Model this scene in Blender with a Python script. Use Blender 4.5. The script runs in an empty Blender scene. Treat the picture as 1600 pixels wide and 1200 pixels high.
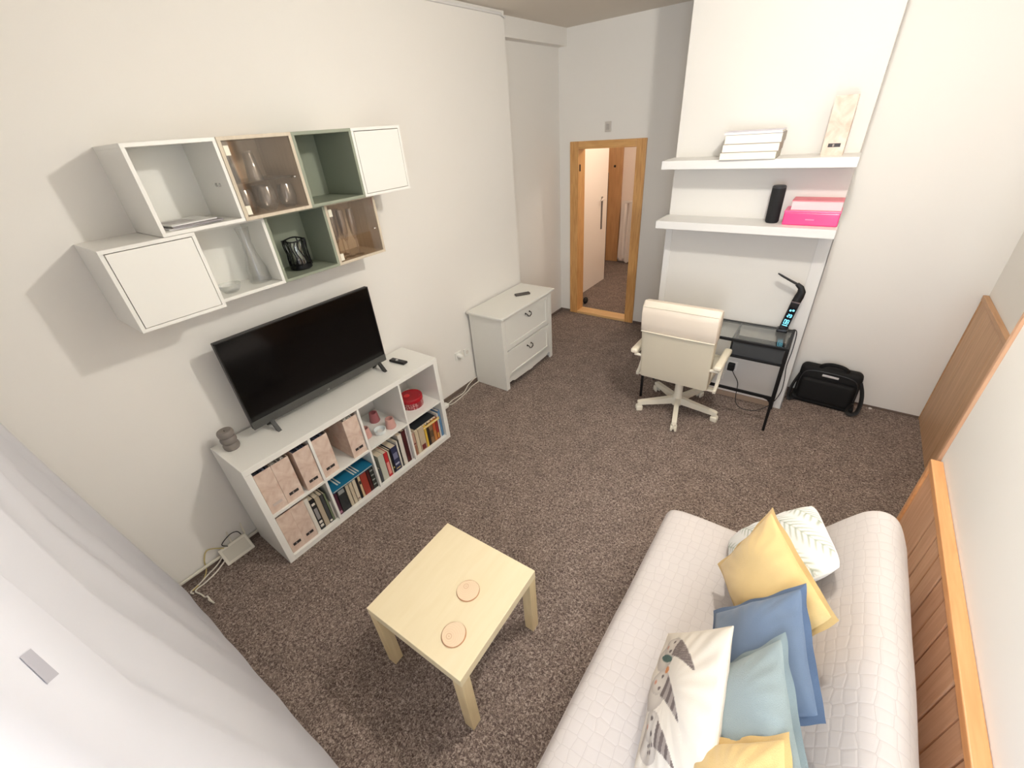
import bpy, bmesh, math, random
import numpy as np
from mathutils import Vector, Matrix
random.seed(7)
SC = bpy.context.scene
COL = SC.collection
PI = math.pi

# ------------------------------------------------------------------ camera
CAM_P = Vector((2.6438, -0.4346, 2.2435))
YAW, PITCH, ROLL, FPX = 0.6727, 0.5496, -0.0850, 658.93
def cam_matrix():
    cy, sy = math.cos(YAW), math.sin(YAW)
    f0 = Vector((-sy, cy, 0)); r0 = Vector((cy, sy, 0)); u0 = Vector((0, 0, 1))
    f = math.cos(PITCH)*f0 - math.sin(PITCH)*u0
    u = math.sin(PITCH)*f0 + math.cos(PITCH)*u0
    r = math.cos(ROLL)*r0 + math.sin(ROLL)*u
    u2 = -math.sin(ROLL)*r0 + math.cos(ROLL)*u
    m = Matrix((r, u2, -f)).transposed().to_4x4()
    m.translation = CAM_P
    return m
cd = bpy.data.cameras.new('camera'); cam = bpy.data.objects.new('camera', cd); COL.objects.link(cam)
cam.matrix_world = cam_matrix(); cd.sensor_width = 36.0; cd.lens = FPX/1600*36.0
cd.clip_start = 0.01; SC.camera = cam

# ------------------------------------------------------------------ world, lights, exposure
SC.view_settings.view_transform = 'Standard'; SC.view_settings.look = 'None'
SC.view_settings.gamma = 1.0; SC.view_settings.use_curve_mapping = False
SC.view_settings.exposure = 0.0
w = bpy.data.worlds.new('world'); SC.world = w; w.use_nodes = True
bg = w.node_tree.nodes['Background']; bg.inputs[0].default_value = (0.80, 0.87, 1.0, 1); bg.inputs[1].default_value = 15.0
LAMP = Vector((2.56, 1.42, 2.87))
def point_light(name, loc, energy, radius, col):
    l = bpy.data.lights.new(name, 'POINT'); l.energy = energy; l.shadow_soft_size = radius; l.color = col
    o = bpy.data.objects.new(name, l); COL.objects.link(o); o.location = loc; return o
point_light('ceiling_bulb', LAMP, 86, 0.055, (1.0, 0.973, 0.912))
point_light('hallway_fill_light', (0.62, 5.3, 2.35), 24, 0.08, (1.0, 0.89, 0.78))  # unseen light added to brighten the hallway, no fitting there
pl = bpy.data.lights.new('window_portal', 'AREA'); pl.shape = 'RECTANGLE'; pl.size = 0.86; pl.size_y = 1.75
try: pl.cycles.is_portal = True
except Exception: pass
po = bpy.data.objects.new('window_portal', pl); COL.objects.link(po)
po.location = (2.78, -0.93, 1.72); po.rotation_euler = (PI/2, 0, 0)   # faces +y into the room

# ------------------------------------------------------------------ helpers
def lin(c):
    return tuple(((v/255)/12.92 if v/255 <= 0.04045 else ((v/255+0.055)/1.055)**2.4) for v in c[:3]) + (1.0,)
MATS = {}
def nodes_of(name):
    m = bpy.data.materials.new(name); m.use_nodes = True
    nt = m.node_tree; return m, nt, nt.nodes['Principled BSDF'], nt.nodes, nt.links
def M(name, rgb, rough=0.5, metal=0.0, var=0.0, vs=8.0, bump=0.0, bs=150.0, spec=0.5, rgb2=None, sheen=0, coat=0):
    """plain procedural material: colour with slight noise variation and fine bump"""
    if name in MATS: return MATS[name]
    m, nt, P, N, L = nodes_of(name)
    P.inputs['Roughness'].default_value = rough; P.inputs['Metallic'].default_value = metal
    P.inputs['Specular IOR Level'].default_value = spec
    if sheen: P.inputs['Sheen Weight'].default_value = sheen
    if coat: P.inputs['Coat Weight'].default_value = coat; P.inputs['Coat Roughness'].default_value = 0.08
    c = lin(rgb)
    tc = N.new('ShaderNodeTexCoord')
    nz = N.new('ShaderNodeTexNoise'); nz.inputs['Scale'].default_value = vs; nz.inputs['Detail'].default_value = 4
    L.new(tc.outputs['Object'], nz.inputs['Vector'])
    mx = N.new('ShaderNodeMix'); mx.data_type = 'RGBA'
    a, b = mx.inputs[6], mx.inputs[7]
    if rgb2: a.default_value = c; b.default_value = lin(rgb2)
    else:
        a.default_value = tuple(min(1, v*(1-var)) for v in c[:3])+(1,); b.default_value = tuple(min(1, v*(1+var)) for v in c[:3])+(1,)
    L.new(nz.outputs['Fac'], mx.inputs[0]); L.new(mx.outputs[2], P.inputs['Base Color'])
    if bump:
        n2 = N.new('ShaderNodeTexNoise'); n2.inputs['Scale'].default_value = bs; n2.inputs['Detail'].default_value = 3
        L.new(tc.outputs['Object'], n2.inputs['Vector'])
        bp = N.new('ShaderNodeBump'); bp.inputs['Strength'].default_value = bump; bp.inputs['Distance'].default_value = 0.004
        L.new(n2.outputs['Fac'], bp.inputs['Height']); L.new(bp.outputs['Normal'], P.inputs['Normal'])
    MATS[name] = m; return m
def wood(name, c1, c2, scale=(1, 1, 14), rough=0.45, dens=5.0, knots=0.0, coat=0):
    """wood grain stretched along one axis (small scale component = grain direction)"""
    if name in MATS: return MATS[name]
    m, nt, P, N, L = nodes_of(name)
    P.inputs['Roughness'].default_value = rough
    if coat: P.inputs['Coat Weight'].default_value = coat; P.inputs['Coat Roughness'].default_value = 0.15
    tc = N.new('ShaderNodeTexCoord'); mp = N.new('ShaderNodeMapping'); mp.inputs['Scale'].default_value = scale
    L.new(tc.outputs['Object'], mp.inputs['Vector'])
    nz = N.new('ShaderNodeTexNoise'); nz.inputs['Scale'].default_value = dens; nz.inputs['Detail'].default_value = 6; nz.inputs['Distortion'].default_value = 0.6
    L.new(mp.outputs['Vector'], nz.inputs['Vector'])
    rp = N.new('ShaderNodeValToRGB'); rp.color_ramp.elements[0].position = 0.3; rp.color_ramp.elements[1].position = 0.72
    rp.color_ramp.elements[0].color = lin(c1); rp.color_ramp.elements[1].color = lin(c2)
    L.new(nz.outputs['Fac'], rp.inputs['Fac']); out = rp.outputs['Color']
    if knots:
        vo = N.new('ShaderNodeTexVoronoi'); vo.inputs['Scale'].default_value = 3.2
        mp2 = N.new('ShaderNodeMapping'); mp2.inputs['Scale'].default_value = tuple(1.0 if s > 2 else 0.62 for s in scale)
        L.new(tc.outputs['Object'], mp2.inputs['Vector']); L.new(mp2.outputs['Vector'], vo.inputs['Vector'])
        r2 = N.new('ShaderNodeValToRGB'); r2.color_ramp.elements[0].position = 0.03; r2.color_ramp.elements[1].position = 0.1
        r2.color_ramp.elements[0].color = (knots,)*3+(1,); r2.color_ramp.elements[1].color = (0, 0, 0, 1)
        L.new(vo.outputs['Distance'], r2.inputs['Fac'])
        mx = N.new('ShaderNodeMix'); mx.data_type = 'RGBA'; mx.inputs[7].default_value = tuple(v*0.25 for v in lin(c1)[:3])+(1,)
        L.new(r2.outputs['Color'], mx.inputs[0]); L.new(out, mx.inputs[6]); out = mx.outputs[2]
    L.new(out, P.inputs['Base Color'])
    bp = N.new('ShaderNodeBump'); bp.inputs['Strength'].default_value = 0.12; bp.inputs['Distance'].default_value = 0.003
    L.new(nz.outputs['Fac'], bp.inputs['Height']); L.new(bp.outputs['Normal'], P.inputs['Normal'])
    MATS[name] = m; return m
def glass(name, tint=(1, 1, 1), refl=0.09, edge=0.75, rough=0.02, whiten=0.0):
    """thin clear glass: transparent body, mirror-like rim"""
    if name in MATS: return MATS[name]
    m, nt, P, N, L = nodes_of(name); N.remove(P)
    tr = N.new('ShaderNodeBsdfTransparent'); tr.inputs[0].default_value = tuple(tint)+(1,)
    gl = N.new('ShaderNodeBsdfGlossy'); gl.inputs['Roughness'].default_value = rough
    lw = N.new('ShaderNodeLayerWeight'); lw.inputs['Blend'].default_value = 0.35
    mr = N.new('ShaderNodeMapRange'); mr.inputs[3].default_value = refl; mr.inputs[4].default_value = edge
    L.new(lw.outputs['Fresnel'], mr.inputs[0])
    mx = N.new('ShaderNodeMixShader'); L.new(mr.outputs[0], mx.inputs[0]); L.new(tr.outputs[0], mx.inputs[1]); L.new(gl.outputs[0], mx.inputs[2])
    if whiten:  # white diffuse mixed in to brighten the glass in place of highlights
        df = N.new('ShaderNodeBsdfDiffuse'); df.inputs[0].default_value = (0.95, 0.95, 0.95, 1); m3 = N.new('ShaderNodeMixShader'); m3.inputs[0].default_value = whiten
        L.new(mx.outputs[0], m3.inputs[1]); L.new(df.outputs[0], m3.inputs[2]); mx = m3
    L.new(mx.outputs[0], N['Material Output'].inputs[0]); MATS[name] = m; return m
def emis(name, rgb, s):
    m, nt, P, N, L = nodes_of(name)
    P.inputs['Emission Color'].default_value = lin(rgb); P.inputs['Emission Strength'].default_value = s
    P.inputs['Base Color'].default_value = (0.01, 0.01, 0.01, 1); return m
def painted(name, rough=0.8, bump=0.15, bs=300, sheen=0.0, weave=False):
    """printed cloth: the print is a colour attribute of the cloth"""
    m, nt, P, N, L = nodes_of(name); P.inputs['Roughness'].default_value = rough; P.inputs['Sheen Weight'].default_value = sheen
    P.inputs['Specular IOR Level'].default_value = 0.2
    at = N.new('ShaderNodeAttribute'); at.attribute_name = 'print'; L.new(at.outputs['Color'], P.inputs['Base Color'])
    tc = N.new('ShaderNodeTexCoord'); nz = N.new('ShaderNodeTexNoise'); nz.inputs['Scale'].default_value = bs
    L.new(tc.outputs['Object'], nz.inputs['Vector']); bp = N.new('ShaderNodeBump'); bp.inputs['Strength'].default_value = bump; bp.inputs['Distance'].default_value = 0.003
    L.new(nz.outputs['Fac'], bp.inputs['Height']); L.new(bp.outputs['Normal'], P.inputs['Normal']); return m

class B:
    """collects shapes into one mesh (world or local coordinates)"""
    def __init__(s): s.bm = bmesh.new()
    def box(s, x0, x1, y0, y1, z0, z1, bev=0.0, seg=2, T=None):
        r = bmesh.ops.create_cube(s.bm, size=1.0); v = r['verts']
        bmesh.ops.scale(s.bm, vec=(x1-x0, y1-y0, z1-z0), verts=v)
        bmesh.ops.translate(s.bm, vec=((x0+x1)/2, (y0+y1)/2, (z0+z1)/2), verts=v)
        if bev:
            es = list({e for q in v for e in q.link_edges})
            rr = bmesh.ops.bevel(s.bm, geom=es, offset=bev, segments=seg, affect='EDGES', profile=0.5)
            v = list({q for f in rr['faces'] for q in f.verts} | {q for q in v if q.is_valid})
        if T is not None: bmesh.ops.transform(s.bm, matrix=T, verts=v)
        return s
    def prism(s, poly, axis, a, b, T=None):
        """polygon (u,v) extruded along axis from a to b; x:(y,z) y:(x,z) z:(x,y)"""
        mk = {'x': lambda u, v, t: (t, u, v), 'y': lambda u, v, t: (u, t, v), 'z': lambda u, v, t: (u, v, t)}[axis]
        lo = [s.bm.verts.new(mk(u, v, a)) for u, v in poly]; hi = [s.bm.verts.new(mk(u, v, b)) for u, v in poly]
        n = len(poly); s.bm.faces.new(lo); s.bm.faces.new(hi[::-1])
        for i in range(n): s.bm.faces.new((lo[i], hi[i], hi[(i+1) % n], lo[(i+1) % n]))
        if T is not None: bmesh.ops.transform(s.bm, matrix=T, verts=lo+hi)
        return s
    def lathe(s, prof, c=(0, 0, 0), n=28, T=None, close=False):
        rings = []; vs = []
        for r, z in prof:
            if r < 1e-6: ring = [s.bm.verts.new((c[0], c[1], c[2]+z))]
            else: ring = [s.bm.verts.new((c[0]+r*math.cos(2*PI*k/n), c[1]+r*math.sin(2*PI*k/n), c[2]+z)) for k in range(n)]
            rings.append(ring); vs += ring
        pr = list(zip(rings, rings[1:]))
        if close: pr.append((rings[-1], rings[0]))
        for a, b in pr:
            if len(a) == 1 and len(b) == 1: continue
            for k in range(n):
                k2 = (k+1) % n
                if len(a) == 1: s.bm.faces.new((a[0], b[k2], b[k]))
                elif len(b) == 1: s.bm.faces.new((a[k], a[k2], b[0]))
                else: s.bm.faces.new((a[k], a[k2], b[k2], b[k]))
        if T is not None: bmesh.ops.transform(s.bm, matrix=T, verts=vs)
        return s
    def tube(s, path, r, n=8, flat=None, cap=True):
        path = [Vector(p) for p in path]; m = len(path)
        rr = r if isinstance(r, (list, tuple)) else [r]*m
        rings = []; ref = Vector((0, 0, 1)); prev = None
        for i, p in enumerate(path):
            d = (path[min(i+1, m-1)]-path[max(i-1, 0)]).normalized()
            if prev is None:
                a = d.cross(ref)
                if a.length < 1e-3: a = d.cross(Vector((0, 1, 0)))
            else: a = prev - d*prev.dot(d)
            a.normalize(); prev = a; b = d.cross(a)
            q = rr[i]; q1, q2 = q if isinstance(q, tuple) else (q, q)
            rings.append([s.bm.verts.new(p + a*q1*math.cos(2*PI*k/n) + b*q2*math.sin(2*PI*k/n)) for k in range(n)])
        for a, b in zip(rings, rings[1:]):
            for k in range(n): s.bm.faces.new((a[k], a[(k+1) % n], b[(k+1) % n], b[k]))
        if cap: s.bm.faces.new(rings[0][::-1]); s.bm.faces.new(rings[-1])
        return s
    def cyl(s, p0, p1, r0, r1=None, n=20):
        return s.tube([p0, p1], [r0, r0 if r1 is None else r1], n=n)
    def grid(s, f, nu, nv, wrap=False):
        g = [[s.bm.verts.new(f(i/(nu-1), j/(nv-1))) for j in range(nv)] for i in range(nu)]
        for i in range(nu-1):
            for j in range(nv-1): s.bm.faces.new((g[i][j], g[i+1][j], g[i+1][j+1], g[i][j+1]))
        return g
    def ellipsoid(s, c, r, n=16, T=None):
        v = bmesh.ops.create_uvsphere(s.bm, u_segments=n, v_segments=max(6, n//2), radius=1)['verts']
        bmesh.ops.scale(s.bm, vec=r, verts=v); bmesh.ops.translate(s.bm, vec=c, verts=v)
        if T is not None: bmesh.ops.transform(s.bm, matrix=T, verts=v)
        return s
ORI = {}
def finish(b, name, mat, org=(0, 0, 0), smooth=False):
    bm = b.bm
    bmesh.ops.remove_doubles(bm, verts=bm.verts, dist=1e-6)
    bmesh.ops.recalc_face_normals(bm, faces=bm.faces)
    if org != (0, 0, 0): bmesh.ops.translate(bm, vec=(-org[0], -org[1], -org[2]), verts=bm.verts)
    me = bpy.data.meshes.new(name); bm.to_mesh(me); bm.free()
    for mm in (mat if isinstance(mat, (list, tuple)) else [mat]): me.materials.append(mm)
    if smooth:
        for p in me.polygons: p.use_smooth = True
        try: me.set_sharp_from_angle(angle=math.radians(38))
        except Exception: pass
    o = bpy.data.objects.new(name, me); COL.objects.link(o); return o
def tag(o, label, cat, group=None):
    o['label'] = label; o['category'] = cat
    if group: o['group'] = group
    return o
def thing(name, label, cat, loc, rz=0.0, group=None):
    o = bpy.data.objects.new(name, None); COL.objects.link(o); o.location = loc; o.rotation_euler = (0, 0, rz)
    o.empty_display_size = 0.05
    ORI[o.name] = tuple(loc); return tag(o, label, cat, group)
def part(parent, name, b, mat, smooth=False, world=True, label=None):
    """a child mesh; world=True when its shape was given in world coordinates"""
    org = ORI.get(parent.name, (0, 0, 0)) if world else (0, 0, 0)
    o = finish(b, name, mat, org, smooth); o.parent = parent
    ORI[o.name] = org if world else (0, 0, 0)
    if label: o['label'] = label
    return o
def single(name, b, mat, label, cat, loc, smooth=False, group=None, local=False):
    o = finish(b, name, mat, (0, 0, 0) if local else tuple(loc), smooth); o.location = loc; return tag(o, label, cat, group)
def struct(name, b, mat, smooth=False):
    o = finish(b, name, mat, (0, 0, 0), smooth); o['kind'] = 'structure'; ORI[o.name] = (0, 0, 0); return o
def copy_tree(o, parent=None):
    c = o.copy(); COL.objects.link(c)
    if parent: c.parent = parent
    for ch in list(o.children): copy_tree(ch, c)
    return c
def text_mesh(txt, size, depth=0.0004):
    cu = bpy.data.curves.new('lettering', 'FONT'); cu.body = txt; cu.size = size; cu.extrude = depth; cu.align_x = 'CENTER'; cu.align_y = 'CENTER'
    o = bpy.data.objects.new('lettering', cu); COL.objects.link(o)
    me = bpy.data.meshes.new_from_object(o.evaluated_get(bpy.context.evaluated_depsgraph_get()))
    bpy.data.objects.remove(o); return me

# ------------------------------------------------------------------ setting materials
WALL = M('wall_paint', (240, 236, 229), 0.9, var=0.01, vs=1.5, bump=0.03, bs=40, spec=0.15)
CHIM = M('chimney_paint', (225, 221, 214), 0.85, var=0.008, vs=2, bump=0.05, bs=60, spec=0.15)
CEIL = M('ceiling_paint', (228, 220, 208), 0.95, var=0.01, spec=0.1)
WHITE = M('white_laminate', (240, 238, 231), 0.28, var=0.008, vs=3)
WHITEM = M('white_matt_board', (226, 224, 220), 0.5, var=0.008, vs=3)
PINE = wood('pine_frame', (196, 140, 78), (226, 176, 112), (12, 12, 0.9), 0.4, 5, 0, 0.2)
PINEH = wood('pine_frame_horizontal', (200, 146, 84), (230, 182, 118), (0.9, 12, 12), 0.4, 5, 0, 0.2)
def carpet():
    m, nt, P, N, L = nodes_of('speckled_carpet'); P.inputs['Roughness'].default_value = 0.95; P.inputs['Specular IOR Level'].default_value = 0.1
    tc = N.new('ShaderNodeTexCoord')
    n1 = N.new('ShaderNodeTexNoise'); n1.inputs['Scale'].default_value = 92; n1.inputs['Detail'].default_value = 3; n1.inputs['Roughness'].default_value = 0.65; n1.inputs['Distortion'].default_value = 1.2
    n2 = N.new('ShaderNodeTexNoise'); n2.inputs['Scale'].default_value = 7; n2.inputs['Detail'].default_value = 3
    for n in (n1, n2): L.new(tc.outputs['Object'], n.inputs['Vector'])
    rp = N.new('ShaderNodeValToRGB'); e = rp.color_ramp.elements
    e[0].position = 0.36; e[0].color = lin((84, 71, 66)); e[1].position = 0.66; e[1].color = lin((186, 170, 158))
    k = e.new(0.5); k.color = lin((129, 113, 104))
    L.new(n1.outputs['Fac'], rp.inputs['Fac'])
    mr = N.new('ShaderNodeMapRange'); mr.inputs[1].default_value = 0.3; mr.inputs[2].default_value = 0.7; mr.inputs[3].default_value = 0.86; mr.inputs[4].default_value = 1.1
    L.new(n2.outputs['Fac'], mr.inputs[0])
    mx = N.new('ShaderNodeMix'); mx.data_type = 'RGBA'; mx.blend_type = 'MULTIPLY'; mx.inputs[0].default_value = 1
    L.new(rp.outputs['Color'], mx.inputs[6]); L.new(mr.outputs[0], mx.inputs[7]); L.new(mx.outputs[2], P.inputs['Base Color'])
    bp = N.new('ShaderNodeBump'); bp.inputs['Strength'].default_value = 0.6; bp.inputs['Distance'].default_value = 0.012
    L.new(n1.outputs['Fac'], bp.inputs['Height']); L.new(bp.outputs['Normal'], P.inputs['Normal']); return m
CARPET = carpet()
SKIRT = M('brown_skirting', (112, 96, 86), 0.9, var=0.1, vs=40)

# ------------------------------------------------------------------ room shell
XW, YB, ZC = -0.015, 4.385, 3.035
struct('floor', B().box(-1.3, 3.9, -0.95, 7.2, -0.08, 0.0), CARPET)
struct('ceiling', B().box(-0.6, 3.9, -0.95, 4.55, ZC, ZC+0.1), CEIL)
b = B().box(-0.6, XW, -0.95, 3.205, 0, ZC)                       # main left wall
b.box(-0.6, -0.2, 3.205, 4.385, 0, 2.89).box(-0.6, -0.1, 3.205, 4.385, 2.89, ZC)   # shallow niche and its lintel
struct('wall_left', b, WALL)
DX0, DX1, DZ = -0.05, 0.83, 2.03
b = B().box(-0.6, DX0, YB, YB+0.14, 0, ZC).box(DX1, 1.6, YB, YB+0.14, 0, ZC).box(DX0, DX1, YB, YB+0.14, DZ, ZC)
struct('wall_back', b, WALL)
struct('wall_chimney', B().box(1.496, 2.626, 3.24, YB+0.14, 0, ZC, 0.004), CHIM)
struct('wall_far_right', B().box(2.62, 3.9, 3.62, YB+0.14, 0, ZC), WALL)
b = B().box(3.575, 3.9, 1.86, 3.62, 0, ZC).box(3.3, 3.9, -0.95, 1.865, 0, ZC)
struct('wall_right', b, WALL)
b = B().box(-0.1, 2.35, -0.92, -0.8, 0, ZC).box(3.21, 3.6, -0.92, -0.8, 0, ZC).box(2.35, 3.21, -0.92, -0.8, 0, 0.85).box(2.35, 3.21, -0.92, -0.8, 2.6, ZC)
struct('wall_window', b, WALL)
win = bpy.data.objects.new('window_1', None); COL.objects.link(win); win['kind'] = 'structure'; ORI['window_1'] = (0, 0, 0)
b = B()
for x in (2.35, 3.15): b.box(x, x+0.06, -0.89, -0.83, 0.85, 2.6, 0.004)
b.box(2.35, 3.21, -0.89, -0.83, 0.85, 0.91, 0.004).box(2.35, 3.21, -0.89, -0.83, 2.54, 2.6, 0.004)
part(win, 'window_frame', b, WHITE)
for x in (2.41,): part(win, 'window_pane', B().box(x, x+0.74, -0.863, -0.857, 0.91, 2.54), glass('window_glass', (0.97, 0.98, 0.98), 0.04, 0.6))
part(win, 'window_sill', B().box(2.3, 3.25, -0.83, -0.74, 0.82, 0.85, 0.006), WHITE)
# hallway beyond the doorway
HALL = M('hallway_paint', (240, 222, 205), 0.9, var=0.015, vs=2, spec=0.15)
b = B().box(-1.25, -1.12, 4.52, 6.95, 0, 2.6).box(-1.12, -0.05, 4.525, 4.53, 0, 2.6)
struct('wall_hallway_left', b, HALL)
b = B().box(-0.46, 1.3, 6.85, 6.95, 0, 2.6).box(1.2, 1.3, 4.52, 6.85, 0, 2.6)
struct('wall_hallway_end', b, HALL)
struct('ceiling_hallway', B().box(-1.25, 1.3, 4.525, 6.95, 2.6, 2.66), CEIL)

# skirting and trims
b = B().box(XW, XW+0.012, -0.79, 3.205, 0, 0.035)
struct('baseboard_left', b, SKIRT)
b = B().box(-0.2, -0.19, 3.205, YB, 0, 0.03).box(-0.19, DX0, YB-0.01, YB, 0, 0.03).box(DX1+0.01, 1.496, YB-0.01, YB, 0, 0.03)
struct('baseboard_back', b, SKIRT)
struct('baseboard_chimney', B().box(1.58, 2.545, 3.229, 3.24, 0, 0.045), M('pale_skirting', (172, 148, 128), 0.7))
struct('baseboard_right', B().box(2.626, 3.57, 3.612, 3.62, 0, 0.018), SKIRT)
b = B().box(1.488, 1.54, 3.233, 3.24, 0, 1.475, 0.002).box(2.548, 2.634, 3.233, 3.24, 0, 1.475, 0.002).box(2.626, 2.634, 3.233, 3.36, 0, 1.475, 0.002)
struct('trim_1', b, M('white_corner_board', (228, 225, 220), 0.6))
struct('trim_2', B().box(XW, XW+0.02, -0.8, 3.15, ZC-0.035, ZC-0.018, 0.003).tube([(XW+0.02, 3.14, ZC-0.03), (XW+0.024, 3.19, ZC-0.045), (XW+0.004, 3.2, ZC-0.03)], 0.006), WHITEM)
struct('trim_3', B().box(3.288, 3.575, 1.866, 1.892, 0, ZC, 0.003), wood('corner_board', (196, 150, 116), (222, 178, 142), (12, 12, 0.9), 0.45, 5))

# ------------------------------------------------------------------ doorway
door = bpy.data.objects.new('door_1', None); COL.objects.link(door); door['kind'] = 'structure'; ORI['door_1'] = (0, 0, 0)
for x0, x1 in ((DX0-0.005, 0.052), (0.728, DX1+0.005)):
    j = part(door, 'door_jamb', B().box(x0, x1, YB-0.018, YB+0.15, 0, DZ+0.002, 0.004), PINE)
    if x0 > 0.5: part(j, 'strike_plate', B().box(0.722, 0.729, YB+0.02, YB+0.05, 1.12, 1.25, 0.002), M('dark_iron', (38, 34, 32), 0.4, 0.6))
    else: part(j, 'hinge', B().cyl((0.056, YB+0.02, 1.73), (0.056, YB+0.02, 1.8), 0.007), M('dark_iron', (38, 34, 32), 0.4, 0.6))
part(door, 'door_header', B().box(0.052, 0.728, YB-0.018, YB+0.15, 1.955, DZ+0.002, 0.004), PINEH)
part(door, 'threshold', B().box(0.052, 0.728, YB-0.02, YB+0.15, 0, 0.032, 0.004), wood('threshold_wood', (214, 168, 108), (236, 196, 140), (0.9, 12, 12), 0.4, 5))
IRON = MATS['dark_iron']
t = thing('hallway_door', 'open white hallway door leaf seen through the pine doorway, with a long lever handle plate', 'door', (-0.235, 5.4, 0))
part(t, 'door_leaf', B().box(-0.27, -0.235, 4.86, 5.80, 0.008, 1.98, 0.003), M('door_white', (246, 234, 220), 0.45))
part(t, 'door_edge', B().box(-0.268, -0.232, 5.80, 5.815, 0.01, 1.56, 0.002), M('dark_door_edge', (72, 46, 36), 0.6), label='dark brown edge strip')
h = part(t, 'handle_plate', B().box(-0.236, -0.226, 5.60, 5.64, 0.82, 1.27, 0.003), M('grey_handle_plate', (120, 112, 106), 0.35, 0.5))
part(h, 'lever', B().tube([(-0.23, 5.62, 1.24), (-0.185, 5.62, 1.245), (-0.18, 5.60, 1.245), (-0.18, 5.48, 1.24)], 0.011, 8), M('handle_white', (238, 226, 214), 0.35), True)
t = thing('entrance_door', 'brown wooden entrance door with a black peephole at the end of the hallway', 'door', (-0.66, 6.8, 0))
part(t, 'door_leaf', B().box(-1.1, -0.46, 6.8, 6.86, 0, 2.35, 0.004), wood('entrance_wood', (184, 136, 88), (204, 156, 106), (10, 10, 0.8), 0.4, 4))
part(t, 'peephole', B().lathe([(0, 0.012), (0.014, 0.012), (0.02, 0.0), (0, 0)], T=Matrix.Translation((-0.585, 6.798, 1.545)) @ Matrix.Rotation(PI/2, 4, 'X'), n=16), IRON, True)
CLOTH = M('white_cloth', (236, 224, 212), 0.9, bump=0.2, bs=120)
t = thing('hanging_garment', 'white garments hanging from hooks at the far end of the hallway', 'clothes', (-0.2, 6.78, 0.1))
part(t, 'hook_rail', B().box(-0.42, 0.0, 6.82, 6.85, 0.98, 1.02, 0.004), CLOTH)
for k, (xc, w_, zt, zb) in enumerate(((-0.36, 0.15, 0.99, 0.08), (-0.22, 0.15, 1.01, 0.05), (-0.07, 0.14, 1.16, 0.02))):
    b = B()
    def gf(u, v, xc=xc, w_=w_, zt=zt, zb=zb, k=k):
        a = 2*PI*u; ww = w_*(0.30+0.22*v**0.7); z = zt-(zt-zb)*v - (0.03*math.sin(3*a+k) if v > 0.95 else 0)
        return (xc+ww*math.cos(a)*(1+0.08*math.sin(5*a+k)), 6.76-0.03*k+ww*0.5*math.sin(a)*(1+0.3*math.sin(4*a)), z)
    g = b.grid(gf, 25, 12)
    part(t, 'garment', b, CLOTH, True)
single('door_stop', B().ellipsoid((-0.005, 4.72, 0.05), (0.03, 0.05, 0.05)), M('black_rubber', (24, 22, 22), 0.6), 'small black door stop on the carpet just inside the hallway', 'door stop', (-0.005, 4.72, 0), True)
t = thing('light_switch', 'small white light switch on the wall above the pine doorway', 'switch', (0.397, YB, 2.15))
part(t, 'switch_plate', B().box(0.362, 0.432, YB-0.014, YB, 2.105, 2.2, 0.004), M('switch_grey', (206, 199, 190), 0.4))
part(t, 'rocker', B().box(0.378, 0.416, YB-0.02, YB-0.012, 2.125, 2.18, 0.003), M('switch_grey2', (190, 183, 175), 0.4))

# ------------------------------------------------------------------ wall panelling
def panelling():
    P1 = wood('honey_pine', (208, 156, 118), (226, 180, 144), (14, 14, 0.9), 0.45, 4, 0.9, 0.05)
    RAIL = wood('rail_pine', (220, 154, 98), (234, 174, 118), (12, 0.9, 12), 0.4, 4, 0, 0.1)
    t = thing('plank_panelling', 'honey pine plank panelling with a pale top rail behind the sofa', 'panelling', (3.28, 0.6, 0))
    part(t, 'top_rail', B().box(3.256, 3.299, -0.78, 1.83, 0.765, 0.8, 0.004), RAIL, label='pale orange pine rail along the top')
    part(t, 'end_board', B().box(3.268, 3.299, 1.505, 1.83, 0, 0.766, 0.004), P1)
    part(t, 'end_edge', B().box(3.258, 3.2985, 1.802, 1.832, 0, 0.766, 0.003), RAIL)
    y = 1.5; k = 0
    while y > -0.75:
        o = part(t, 'plank', B().box(3.268+0.002*(k % 2), 3.299, y-0.104, y-0.008, 0, 0.766, 0.005), P1); y -= 0.1045; k += 1
    P2 = wood('tan_pine', (192, 150, 112), (214, 174, 136), (14, 14, 0.8), 0.5, 3, 0.8, 0)
    t = thing('niche_panel', 'tan wooden wall panel with vertical grain in the right-hand back niche', 'panelling', (3.56, 2.75, 0))
    y = 3.60; k = 0
    ws = (0.21, 0.2, 0.24, 0.19, 0.22, 0.2, 0.21, 0.2)
    for w_ in ws:
        part(t, 'board', B().box(3.553+0.0008*(k % 2), 3.575, y-w_+0.001, y, 0, 1.0, 0.0015), P2); y -= w_; k += 1
    part(t, 'top_rail', B().box(3.545, 3.575, y, 3.612, 1.0, 1.035, 0.003), wood('tan_rail', (176, 132, 92), (200, 156, 116), (12, 0.9, 12), 0.45, 4))
    part(t, 'edge_strip', B().box(3.548, 3.575, 3.6, 3.614, 0, 1.0, 0.002), MATS['tan_rail'])
panelling()

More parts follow.
